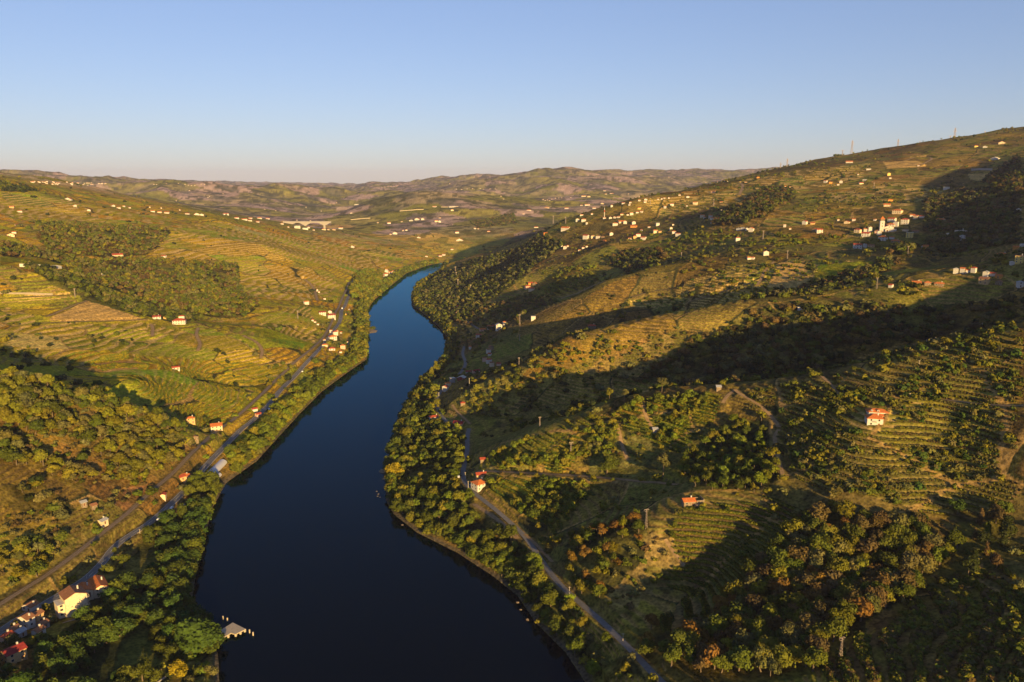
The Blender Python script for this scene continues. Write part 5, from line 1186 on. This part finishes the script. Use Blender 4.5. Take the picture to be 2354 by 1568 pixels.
# ---- cars and vans
def car(c, x, y, col, label, van=False, along=None):
    p, mpp, u = spot(c, x, y)
    best, rd = 1e9, None
    for nm, L, w, key in ROADS:
        if key != 'asphalt': continue
        d = np.hypot(L[:, 0] - p[0], L[:, 1] - p[1]); i = int(d.argmin())
        if d[i] < best: best, rd = d[i], (L, i)
    L, i = rd; i = min(max(i, 1), len(L) - 2); tdir = L[i + 1] - L[i - 1]
    if best < 7: p = np.array([p[0], p[1], L[i, 2] + .1])
    t = empty('van' if van else 'car', tuple(p), math.atan2(tdir[1], tdir[0])); tag(t, label, 'van' if van else 'car', 'vehicles on the valley roads')
    m = mat('car_paint', col, .35, .5)
    l, w, h = (5.6, 2.1, 2.5) if van else (4.3, 1.8, 1.45)
    prof = [(-l / 2, .35), (l / 2, .35), (l / 2, .8 if not van else 1.0), (l * .32, .95 if not van else 1.2), (l * .16, h), (-l * .34 if not van else -l / 2, h), (-l * .46 if not van else -l / 2, .9)]
    n = len(prof); V = [(a, -w / 2, b) for a, b in prof] + [(a, w / 2, b) for a, b in prof]
    part('body', V, [tuple(range(n)), tuple(range(2 * n - 1, n - 1, -1))] + [((i + 1) % n, i, n + i, n + (i + 1) % n) for i in range(n)], m, t)
    V, F = [], []; zl = .98 if not van else 1.3
    for s in (-1, 1): box(V, F, -l * .28, l * .15, *sorted((s * w / 2, s * (w / 2 + .03))), zl, h - .12)
    part('side_glass', V, F, GLASS, t)
    for a in (-l * .3, l * .3):
        for s in (-1, 1):
            V = []; N = 10
            for y in (s * (w / 2 - .2), s * (w / 2 + .04)): V += [(a + .33 * math.cos(6.283 * i / N), y, .33 + .33 * math.sin(6.283 * i / N)) for i in range(N)]
            part('wheel', V, [(i, (i + 1) % N, N + (i + 1) % N, N + i) for i in range(N)] + [tuple(range(N)), tuple(range(N, 2 * N))], GLASS, t)
for q in (('M',830,992,(.55,.55,.55),'grey car on the left road beside the orange-roofed group'),('M',805,1105,(.75,.75,.75),'white van parked at the left roadside by the polytunnels',True),('M',858,1045,(.55,.08,.05),'red car parked at the left roadside by the polytunnels'),('M',540,1330,(.8,.75,.7),'pale car driving the left road below the polytunnels'),('M',378,1474,(.8,.78,.75),'pale car on the left road below the terrace gardens'),('F',428,625,(.8,.78,.76),'white car with red tail on the left road under the station hamlet'),('F',165,930,(.75,.75,.75),'pale car on the straight left road, upper of two'),('F',124,976,(.8,.8,.8),'white car on the straight left road, lower of two'),('J',1532,20,(.75,.74,.72),'white car on the verge above the white roadside house'),('J',1628,86,(.7,.7,.7),'white car parked between the poles and the white roadside house'),('Q',1585,580,(.8,.8,.8),'white van on the left road past the railway bridge',True),('Q',1650,690,(.75,.33,.03),'orange lorry beside the left road past the railway bridge',True),('Q',1710,595,(.7,.7,.75),'white car parked below the left road past the railway bridge')): car(*q)
rc = mesh_from('parked_tarp', [], []) if 0 else None
t = empty('car', tuple(np.array(fh.location) + np.array([9.0, -1.0, .2])), .5); tag(t, 'bright red car parked on the terrace beside the lone farmhouse', 'car')
m_ = mat('red_car_paint', (.6, .02, .05), .35, .5)
prof = [(-2.1, .35), (2.1, .35), (2.1, .8), (1.4, .95), (.7, 1.45), (-1.4, 1.45), (-2, .9)]; V = [(a, -.9, b) for a, b in prof] + [(a, .9, b) for a, b in prof]
part('body', V, [tuple(range(7)), tuple(range(13, 6, -1))] + [((i + 1) % 7, i, 7 + i, 7 + (i + 1) % 7) for i in range(7)], m_, t)
V, F = [], []; box(V, F, -1.2, .6, -.93, -.9, .98, 1.35); box(V, F, -1.2, .6, .9, .93, .98, 1.35); part('side_glass', V, F, GLASS, t)
for a in (-1.3, 1.3):
    for s in (-1, 1):
        V = []; N = 10
        for y in (s * .7, s * .94): V += [(a + .33 * math.cos(6.283 * i / N), y, .33 + .33 * math.sin(6.283 * i / N)) for i in range(N)]
        part('wheel', V, [(i, (i + 1) % N, N + (i + 1) % N, N + i) for i in range(N)] + [tuple(range(N)), tuple(range(N, 2 * N))], GLASS, t)

# ---- sandy spits and rocks at the waterline
SAND = noisy('wet_sand', (.26, .20, .12), (.17, .13, .08), .5)
def spit(name, pts, h):
    P = [at_z(a, b, 0) for a, b in pts]; c = np.mean(P, 0); n = len(P); V = [(q[0], q[1], -.6) for q in P] + [tuple(c + (q - c) * .7 + (0, 0, h)) for q in P] + [tuple(c + (0, 0, h * 1.1))]
    tag(mesh_from(name, V, [(i, (i + 1) % n, n + (i + 1) % n, n + i) for i in range(n)] + [(n + i, n + (i + 1) % n, 2 * n) for i in range(n)], SAND, True), kind='structure')
spit('sandbank', [(836,766),(842,752),(856,755),(870,760),(866,765),(850,767)], 1.0)
spit('sandbank', [(900,1090),(873,1088),(869,1083),(874,1079),(895,1078)], 1.0)
spit('sandbank', [(905,1106),(885,1105),(876,1102),(880,1097),(900,1096)], .8)
ROCK = noisy('river_rock', (.22, .17, .12), (.12, .09, .07), 1.0)
for i, (a, b, s) in enumerate(((866,1130,1.0),(870,1136,1.3),(874,1143,1.1),(868,1141,.8),(925,1207,1.2),(1011,1245,1.0),(1098,1300,1.2),(1190,1385,1.3),(1197,1402,1.1),(1213,1425,1.2))):
    q = at_z(a, b, 0); V = ICO_V * s * rng.uniform(.7, 1.3, (12, 1)); V[:, 2] *= .55
    o = mesh_from('river_rock', V, [tuple(f) for f in ICO_F], ROCK, False); o.location = q; tag(o, 'small brown rock breaking the water near the right bank', 'rock', 'rocks in the water near the right bank')
# ---- woods, banks, rows
fill('wood_near', 7.0, ['oak_tree', 'oak_tree', 'chestnut_tree'], (7, 14), ['yellow', 'green', 'yellow', 'olive'], 'wood_near', 1, clump=.41)
fill('wood_near', 5.0, ['shrub'], (2, 4), ['olive', 'green', 'brown'], 'wood_near_shrub', .5)
fill('wood_left_low', 7.5, ['oak_tree', 'olive_tree'], (6, 12), ['yellow', 'green', 'olive'], 'wood_left_low', .8, clump=.42)
fill('wood_left_low', 5, ['shrub'], (2, 4), ['olive', 'brown', 'green'], 'wood_left_shrub', .5)
fill('garden_left', 7.5, ['riverside_tree', 'chestnut_tree', 'riverside_tree'], (7, 13), ['lush', 'green', 'lush', 'green'], 'garden_left', .9, clump=.36)
fill('wood_oak', 8, ['oak_tree', 'oak_tree', 'olive_tree', 'chestnut_tree'], (4, 11), ['brown', 'green', 'olive', 'yellow', 'green'], 'wood_oak', .95, clump=.33)
fill('wood_gully', 7.5, ['oak_tree'], (9, 14.5), ['autumn', 'green', 'yellow', 'brown', 'brown', 'green', 'yellow', 'olive'], 'wood_gully', .95)
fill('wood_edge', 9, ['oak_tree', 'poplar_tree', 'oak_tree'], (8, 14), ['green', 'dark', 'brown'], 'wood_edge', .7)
fill('wood_green', 8, ['chestnut_tree'], (7, 11), ['bright', 'green', 'bright', 'yellow'], 'wood_green', 1)
fill('river_right', 7.5, ['riverside_tree', 'chestnut_tree', 'oak_tree'], (6, 12), ['green', 'yellow', 'green', 'bright'], 'river_right', .9, clump=.36)
fill('river_right', 5, ['shrub'], (2, 4), ['green', 'olive', 'yellow'], 'river_right_shrub', .4)
fill('above_road', 7, ['olive_tree', 'chestnut_tree'], (4, 8), ['green', 'yellow'], 'above_road', .6)
fill('spur_wood', 7, ['oak_tree', 'chestnut_tree'], (5, 10), ['yellow', 'green', 'autumn', 'green'], 'spur_wood', .8, clump=.4)
fill('slope_b', 8.5, ['olive_tree', 'chestnut_tree'], (5, 9), ['olive', 'yellow', 'green'], 'slope_b', .95, clump=.38)
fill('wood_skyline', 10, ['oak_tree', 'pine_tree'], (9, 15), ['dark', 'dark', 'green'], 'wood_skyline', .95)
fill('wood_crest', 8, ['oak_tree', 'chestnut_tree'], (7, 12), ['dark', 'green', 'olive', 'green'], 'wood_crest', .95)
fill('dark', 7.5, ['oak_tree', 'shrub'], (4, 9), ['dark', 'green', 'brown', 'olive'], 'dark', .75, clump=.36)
fill('scrub_c', 9, ['oak_tree', 'olive_tree'], (4, 9), ['green', 'brown', 'olive'], 'scrub_c', .8)
fill('wood_far_right', 9.5, ['oak_tree', 'riverside_tree'], (6, 11), ['green', 'dark', 'olive'], 'wood_far_right', .95)
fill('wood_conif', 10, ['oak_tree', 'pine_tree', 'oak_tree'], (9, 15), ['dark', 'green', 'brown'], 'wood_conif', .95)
fill('wood_plane', 12, ['plane_tree'], (13, 19), ['bright', 'yellow'], 'wood_plane', 1, pad=.5)
fill('dry', 4.5, ['shrub', 'shrub', 'olive_tree'], (.8, 4), ['olive', 'green', 'brown', 'yellow'], 'dry', .4)
# belts of trees along the water
def belt(L, side, rows, spacing, kinds, hs, tints, place, off0=5.0):
    D = densify(np.column_stack([L, np.zeros(len(L))]), spacing)
    for r in range(rows):
        q = offset_line(D, side * (off0 + r * spacing * .8))
        x = q[:, 0] + rng.uniform(-2, 2, len(q)); y = q[:, 1] + rng.uniform(-2.5, 2.5, len(q))
        put(kinds, x, y, hs, tints, place, 1.0)
belt(lb[6:], -1, 3, 8.5, ['riverside_tree', 'riverside_tree', 'chestnut_tree'], (8, 15), ['yellow', 'green', 'bright', 'green'], 'bank_left')
belt(lb[1:7], -1, 2, 8.5, ['riverside_tree'], (9, 15), ['lush', 'green', 'lush'], 'bank_left_near')
belt(rb[3:], 1, 2, 8.5, ['riverside_tree', 'riverside_tree', 'chestnut_tree'], (6, 12), ['green', 'yellow', 'green'], 'bank_right')
belt(rb[10:], 1, 2, 9, ['riverside_tree', 'poplar_tree'], (7, 14), ['green', 'dark', 'yellow'], 'bank_right_far', 9)
# loose trees and bushes over all slopes, thickest in draws and along banks
th_ok = np.nonzero(np.abs(TH) < math.radians(38))[0]; ra = np.searchsorted(RR, 250); rz = np.searchsorted(RR, 3300)
def loose(n, cond, kinds, hs, tints, place, pad=1.5):
    i = rng.integers(ra, rz, n); j = th_ok[rng.integers(0, len(th_ok), n)]
    x, y = GX[i, j], GY[i, j]
    m = cond(i, j)
    put(kinds, x[m], y[m], hs, tints, place, pad)
woody = np.zeros(GX.shape, bool)
for k in ('wood_near', 'wood_oak', 'wood_gully', 'wood_green', 'river_right', 'field_tan', 'vine_bright', 'wood_plane', 'garden_left'): woody |= inz(k)
draw = fbm(GX / 90, GY / 90, 131, 4)
loose(19000, lambda i, j: right[i, j] & ~woody[i, j] & (draw[i, j] > .49) & (RR[i] > 700), ['olive_tree', 'oak_tree', 'shrub', 'oak_tree'], (2.5, 7), ['green', 'olive', 'yellow', 'green', 'yellow', 'dark'], 'right_slope')
loose(4200, lambda i, j: right[i, j] & ~woody[i, j] & (draw[i, j] > .42) & (RR[i] <= 700), ['olive_tree', 'shrub', 'shrub', 'chestnut_tree'], (1.5, 5.5), ['green', 'olive', 'yellow'], 'right_near')
loose(5200, lambda i, j: ~right[i, j] & ~woody[i, j] & (draw[i, j] > .50), ['oak_tree', 'olive_tree', 'shrub'], (3, 8), ['green', 'olive', 'yellow', 'dark'], 'left_slope')
loose(6500, lambda i, j: ~right[i, j] & ~woody[i, j] & (_rd[i, j] < 80) & (RR[i] > 420), ['olive_tree', 'shrub', 'chestnut_tree', 'shrub'], (2, 7), ['yellow', 'green', 'bright', 'olive'], 'left_shore')
# trees and tall bushes standing in rows along the terraces by the lone house
def rows(zname, n, f0, f1, kinds, hs, tints, place, cl=.0):
    m = inz(zname); ii, jj = np.nonzero(m & (fr > f0) & (fr < f1) & (S > .3) & (fbm(GX / 40, GY / 18, 141, 3) > cl))
    if len(ii) == 0: return
    q = rng.choice(len(ii), min(n, len(ii)), replace=False)
    put(kinds, GX[ii[q], jj[q]], GY[ii[q], jj[q]], hs, tints, place, 1.0)
rows('vine_brown', 2000, .2, .42, ['olive_tree', 'chestnut_tree', 'shrub'], (2.2, 5), ['green', 'lush', 'yellow', 'olive'], 'house_rows', .46)
rows('vine_rough', 1500, .15, .5, ['shrub', 'shrub', 'olive_tree'], (1.5, 3.6), ['green', 'yellow', 'brown'], 'corner_rows', .35)
rows('vine_green', 700, .2, .5, ['olive_tree', 'chestnut_tree'], (4, 8), ['yellow', 'green', 'bright'], 'pine_crest', .5)
# single trees that stand out
def hero(kind, u, v, hpx, tint, place):
    p = unproject(u, v)[0]; d = project(*p)[2]
    TREES.append((kind, p[0], p[1], p[2] - .3, hpx * d / FP, np.array(TINT[tint]), place))
hero('pine_tree', 1521, 901, 36, 'olive', 'lone pine')
hero('pine_tree', 1401, 920, 30, 'yellow', 'two pines')
hero('pine_tree', 1436, 920, 28, 'olive', 'two pines')
hero('pine_tree', 1524, 1095, 62, 'olive', 'slope pine')
hero('chestnut_tree', 1395, 1090, 44, 'green', 'slope chestnut')
hero('plane_tree', 906, 1100, 40, 'gold', 'yellow tree')
hero('plane_tree', 412, 1556, 40, 'gold', 'yellow tree jetty')
hero('poplar_tree', 1002, 862, 36, 'yellow', 'bank poplars')
hero('poplar_tree', 992, 872, 30, 'yellow', 'bank poplars')
hero('riverside_tree', 452, 1500, 84, 'lush', 'big jetty tree')
hero('chestnut_tree', 2200, 1180, 40, 'lush', 'shade tree')
hero('chestnut_tree', 2120, 1210, 34, 'lush', 'shade tree')
hero('poplar_tree', 1790, 2, 0, 'dark', 'x') if 0 else None
for u, v, h in ((855, 757, 9), (849, 756, 7)): hero('shrub', u, v, h, 'green', 'spit')
for u, v in ((1262, 885), (1256, 890)): pass
hero('cypress_tree', 1072, 800, 26, 'olive', 'bank cypress')
hero('cypress_tree', 1384, 530, 8, 'dark', 'manor cypress')
for u, v in ((1783, 392), (1742, 400), (1752, 398), (1690, 414), (1669, 421), (2210, 324), (2240, 316), (2196, 326)): hero('pine_tree', u, v + 3, 10, 'dark', 'skyline')
hero('oak_tree', 1660, 888, 18, 'yellow', 'crest hut')

# ---- split: the largest of each kind are objects of their own, the rest one mass per kind
PLACE = {
 'wood_near': ('tree in the lit wood on the near hill of the left bank', 'trees of the near left hill wood'),
 'wood_near_shrub': ('shrub between the trees on the near hill of the left bank', 'shrubs of the near left hill'),
 'wood_left_low': ('tree on the dry slope above the railway at the left edge', 'trees on the dry slope above the railway'),
 'wood_left_shrub': ('shrub on the dry slope above the railway at the left edge', 'shrubs on the dry slope above the railway'),
 'garden_left': ('leafy tree between the road and the river beside the tall cream building', 'trees between the left road and the near water'),
 'wood_oak': ('tree in the dense oak wood on the left hillside', 'trees of the left hillside oak wood'),
 'wood_gully': ('oak in the autumn wood of the gully at bottom right', 'oaks of the bottom right gully wood'),
 'wood_edge': ('shaded tree in the dark hollow at the right edge', 'trees of the dark right edge hollow'),
 'wood_green': ('chestnut in the green grove below the lone house', 'chestnuts of the green grove'),
 'river_right': ('tree between the right bank road and the water', 'trees between the right road and the water'),
 'river_right_shrub': ('shrub between the right bank road and the water', 'shrubs between the right road and the water'),
 'above_road': ('small tree just above the right bank road', 'trees above the right bank road'),
 'spur_wood': ('tree on the rocky spur below the lattice pylon', 'trees of the rocky spur'),
 'slope_b': ('tree on the sunlit crest behind the shaded gully of the right bank', 'trees of the second right bank crest'),
 'dark': ('dark tree in the shaded gully behind the crest of pines', 'trees of the shaded gully'),
 'wood_skyline': ('tree of the dark wood on the left skyline', 'trees of the left skyline wood'),
 'wood_crest': ('tree in the dark belt along the left bank second crest', 'trees of the left second crest'),
 'scrub_c': ('tree on the shaded slope above the right bank hamlet', 'trees above the right bank hamlet'),
 'wood_far_right': ('tree on the wooded slope above the far river bend', 'trees above the far river bend'),
 'wood_conif': ('dark tree in a conifer wood on the right hillside', 'trees of the right hillside conifer woods'),
 'wood_plane': ('big yellow-green plane tree in the grove beside the riverside hamlet', 'plane trees beside the riverside hamlet'),
 'dry': ('bush on the bare tan ground of the right bank', 'bushes on bare tan ground'),
 'bank_left': ('tree of the leafy belt along the left waterline', 'trees along the left waterline'),
 'bank_left_near': ('lush tree along the near left waterline by the jetty', 'trees along the near left waterline'),
 'bank_right': ('tree of the leafy belt along the right waterline', 'trees along the right waterline'),
 'bank_right_far': ('tree along the far right waterline past the narrows', 'trees along the far right waterline'),
 'right_slope': ('loose tree on the terraced slopes of the right bank', 'loose trees of the right bank slopes'),
 'right_near': ('bush on the near terraces of the right bank', 'bushes of the near right terraces'),
 'left_slope': ('loose tree on the vineyard slopes of the left bank', 'loose trees of the left bank slopes'),
 'left_shore': ('bush on the strip between the left road and the river', 'bushes of the left shore strip'),
 'house_rows': ('bush in a terrace row beside the lone orange-roofed house', 'bush rows beside the lone house'),
 'corner_rows': ('bush in a rough terrace row in the bottom right corner', 'bush rows of the bottom right corner'),
 'pine_crest': ('tree standing in the vineyards below the crest of pines', 'trees in the vineyards below the pines'),
 'lone pine': ('tall flat-topped lone pine on the crest before the dark gully', None), 'two pines': ('one of the two pines standing together left of the lone pine', 'the two pines left of the lone pine'),
 'slope pine': ('slender grey-green pine beside the tan track end', None), 'slope chestnut': ('round green tree at the foot of the steep tan track', None),
 'yellow tree': ('golden yellow tree at the water on the right bank point', None), 'yellow tree jetty': ('golden yellow tree by the lawn below the white pergola', None),
 'bank poplars': ('yellow-green poplar on the right bank by the narrows', 'poplars by the narrows'), 'big jetty tree': ('very large lush tree overhanging the water beside the jetty', None),
 'shade tree': ('bright tree top rising from the dark hollow at right', 'bright trees in the dark hollow'), 'spit': ('bush on the sandy spit in the river', 'bushes on the spit'),
 'bank cypress': ('conical tree beside the right bank road above the narrows', None), 'manor cypress': ('dark cypress before the long white manor', None),
 'skyline': ('dark pine on the skyline of the right hill', 'pines on the right skyline'), 'crest hut': ('round tree beside the hut on the crest track', None)}
CATS = dict(oak_tree='tree', chestnut_tree='tree', olive_tree='tree', riverside_tree='tree', poplar_tree='tree', pine_tree='tree', cypress_tree='tree', plane_tree='tree', shrub='shrub')
def colour_word(t):
    r, g, b = t
    if r > .16: return 'golden' if g > .12 else 'bright orange'
    if r > g * 1.35: return 'orange-brown' if r > .10 else 'brownish'
    if g < .045: return 'dark green'
    if b > .024: return 'grey-green'
    if r > .085: return 'yellow-green'
    return 'green'
HEROES = {k for k, v in PLACE.items() if ' ' in k or k in ('spit', 'skyline')}
TX = np.array([(t[1], t[2], t[3], t[4]) for t in TREES]); TK = np.array([t[0] for t in TREES])
tu, tv, tf = project(TX[:, 0], TX[:, 1], TX[:, 2] + TX[:, 3] * .6)
tpx = TX[:, 3] * FP / tf / PW * 1024          # height in the picture
ins = (tu > 0) & (tu < PW) & (tv > 0) & (tv < PH + 20) & (tf > 0)
vis = np.zeros(len(TX), bool)
q = np.nonzero(ins & (tpx > 2.5))[0]
hit = unproject(tu[q], tv[q] - TX[q, 3] * FP / tf[q] * .2)
vis[q] = np.hypot(hit[:, 0], hit[:, 1]) > np.hypot(TX[q, 0], TX[q, 1]) - 12
single = np.zeros(len(TX), bool)
for k in KIND:
    c = np.nonzero((TK == k) & vis)[0]
    if len(c): single[c[np.argsort(-tpx[c])][:150 if k == 'shrub' else 290]] = True
for i, t in enumerate(TREES):
    if t[6] in HEROES: single[i] = True
CM, TM = {}, {}
def crown_mesh(k, lod, s):
    if (k, lod, s) not in CM:
        V, F = TPL[k, lod, s]
        CM[k, lod, s] = mesh_from('crown', V, F, fm, True, link=False, attrs={'tint': ('FLOAT_COLOR', np.ones((len(V), 4)))})
    return CM[k, lod, s]
def trunk_mesh(k, s):
    if (k, s) not in TM:
        V, F = trunk_template(k, s); TM[k, s] = mesh_from('trunk', V, F, bm_, True, link=False)
    return TM[k, s]
def add_tree(i):
    k, x, y, z, h, t, pl = TREES[i]
    s = int(rng.integers(NVAR)); lod = 0 if tpx[i] > 11 else 1
    w, w2 = rng.uniform(.78, 1.28, 2)
    part = tpx[i] > 9 and k != 'shrub'
    if part:
        o = empty(k, (x, y, z - .1), rng.uniform(0, 6.28)); o.scale = (h * w, h * w2, h)
        c = bpy.data.objects.new('crown', crown_mesh(k, lod, s)); SC.collection.objects.link(c); c.parent = o; c.color = (*t, 1)
        tr = bpy.data.objects.new('trunk', trunk_mesh(k, s)); SC.collection.objects.link(tr); tr.parent = o
    else:
        o = bpy.data.objects.new(k, crown_mesh(k, lod, s)); SC.collection.objects.link(o)
        o.location = (x, y, z - (.1 * h if k in ('oak_tree', 'riverside_tree', 'shrub') else .02 * h)); o.rotation_euler = (0, 0, rng.uniform(0, 6.28)); o.scale = (h * w, h * w2, h); o.color = (*t, 1)
    lab, grp = PLACE[pl]
    if pl not in HEROES:
        lab = (('tall ' if h > 11 else 'low ' if h < 4 else '') + colour_word(t) + ' ' + lab).replace('dark green dark', 'dark green')
        grp = colour_word(t) + ' ' + grp + (', tall' if h > 11 else ', low' if h < 4 else '')
    tag(o, lab, CATS[k], grp)
for i in np.nonzero(single)[0]: add_tree(i)
def mass(name, sel, label, m=fm, rotz=None, xs=None):
    Vs, Fs, Ts, k0 = [], [], [], 0
    key = np.array([(list(KIND).index(TREES[i][0]), 1 if tpx[i] > 7 else 2) for i in sel])
    var = rng.integers(0, NVAR, len(sel)); rot = rng.uniform(0, 6.283, len(sel))
    for kk, l, s in sorted({(a, b, c) for (a, b), c in zip(key.tolist(), var.tolist())}):
        m_ = np.nonzero((key[:, 0] == kk) & (key[:, 1] == l) & (var == s))[0]
        V, F = TPL[list(KIND)[kk], l, s]
        D = TX[sel[m_]]; c, s_ = np.cos(rot[m_])[:, None], np.sin(rot[m_])[:, None]
        w1, w2 = rng.uniform(.78, 1.28, (2, len(m_), 1))
        X = D[:, 0, None] + D[:, 3, None] * (V[:, 0] * w1 * c - V[:, 1] * w2 * s_); Y = D[:, 1, None] + D[:, 3, None] * (V[:, 0] * w1 * s_ + V[:, 1] * w2 * c)
        Zc = D[:, 2, None] + D[:, 3, None] * (V[None, :, 2] - .08)
        Vs.append(np.stack([X, Y, Zc], -1).reshape(-1, 3))
        Fs.append((F[None] + (np.arange(len(m_)) * len(V))[:, None, None] + k0).reshape(-1, 4)); k0 += len(m_) * len(V)
        T = np.array([TREES[i][5] for i in sel[m_]]); Ts.append(np.repeat(np.concatenate([T, np.ones((len(T), 1))], 1), len(V), 0))
    o = mesh_from(name, np.concatenate(Vs), np.concatenate(Fs), m, True, attrs={'tint': ('FLOAT_COLOR', np.concatenate(Ts))})
    tag(o, label, 'trees', None, 'stuff')
rest = np.nonzero(~single)[0]
for k in KIND:
    s = rest[TK[rest] == k]
    if len(s): mass({'shrub': 'scrub', 'olive_tree': 'olive_grove', 'oak_tree': 'oak_woodland', 'chestnut_tree': 'chestnut_woodland', 'riverside_tree': 'riverside_woodland', 'poplar_tree': 'poplar_woodland', 'pine_tree': 'pine_woodland'}.get(k, 'woodland'), s, 'smaller and farther %s spread over the valley sides' % {'shrub': 'bushes'}.get(k, k.replace('_', ' ') + 's'))
print('TREES', len(TREES), 'single', int(single.sum()))

# ---- vines: leafy lengths of row along the terraces
def vine_rows():
    Vs, Fs, Ts, k0 = [], [], [], 0
    for zn, n, h, tn in (('vine_green', 5200, 1.5, ('green', 'lush', 'yellow')), ('vine_fan', 2600, 1.4, ('green', 'yellow')), ('vine_brown', 6500, 1.3, ('olive', 'brown', 'yellow')), ('vine_rough', 2600, 1.7, ('green', 'yellow', 'brown')), ('vine_gold', 9000, 1.5, ('yellow', 'gold', 'bright'))):
        ii, jj = np.nonzero(inz(zn) & (fr > .12) & (fr < .45) & (S > .45) & (r_ < 1150) & (r_ > 230))
        if len(ii) == 0: continue
        q = rng.choice(len(ii), min(n, len(ii)), replace=False)
        x, y = GX[ii[q], jj[q]], GY[ii[q], jj[q]]
        ok = clear_of_roads(x, y, 1.0); x, y = x[ok], y[ok]
        gx = ground(x + 6, y, SMOOTHZ) - ground(x - 6, y, SMOOTHZ); gy = ground(x, y + 6, SMOOTHZ) - ground(x, y - 6, SMOOTHZ)
        a = np.arctan2(gx, -gy)                    # along the contour
        z = ground(x, y)
        V, F = TPL['vine', 1, int(rng.integers(NVAR))]
        hh = h * rng.uniform(.7, 1.2, len(x)); c, s = np.cos(a)[:, None], np.sin(a)[:, None]
        L = rng.uniform(.9, 1.7, len(x))[:, None]
        X = x[:, None] + hh[:, None] * (V[:, 0] * c * L - V[:, 1] * s); Y = y[:, None] + hh[:, None] * (V[:, 0] * s * L + V[:, 1] * c)
        Vs.append(np.stack([X, Y, z[:, None] + hh[:, None] * (V[None, :, 2] - .1)], -1).reshape(-1, 3))
        Fs.append((F[None] + (np.arange(len(x)) * len(V))[:, None, None] + k0).reshape(-1, 4)); k0 += len(x) * len(V)
        T = np.array([TINT[tn[i]] for i in rng.integers(0, len(tn), len(x))]) * rng.uniform(.8, 1.25, (len(x), 1))
        Ts.append(np.repeat(np.concatenate([T, np.ones((len(T), 1))], 1), len(V), 0))
    o = mesh_from('vineyard_rows', np.concatenate(Vs), np.concatenate(Fs), fm, True, attrs={'tint': ('FLOAT_COLOR', np.concatenate(Ts))})
    tag(o, 'leafy vine rows along the terraces of both banks', 'vines', None, 'stuff')
vine_rows()

# ------------------------------------------------------------------ haze: one even body of air over the whole valley
zt = max(float(GZ.max()), CAMZ) + 45; zb = float(GZ.min()) - 3; hb = RR[-1] * 1.03
V, F = [], []; box(V, F, -hb, hb, -hb, hb, zb, zt)
hm = bpy.data.materials.new('haze_air'); hm.use_nodes = True; hm.node_tree.nodes.clear()
ho = nd(hm, 'ShaderNodeOutputMaterial'); hv = nd(hm, 'ShaderNodeVolumePrincipled'); lk(hm, hv.outputs[0], ho.inputs['Volume'])
hv.inputs['Color'].default_value = (.60, .62, .98, 1); hv.inputs['Density'].default_value = 2.4e-5; hv.inputs['Anisotropy'].default_value = 0.0
hz = mesh_from('haze', V, F, hm); tag(hz, kind='stuff')
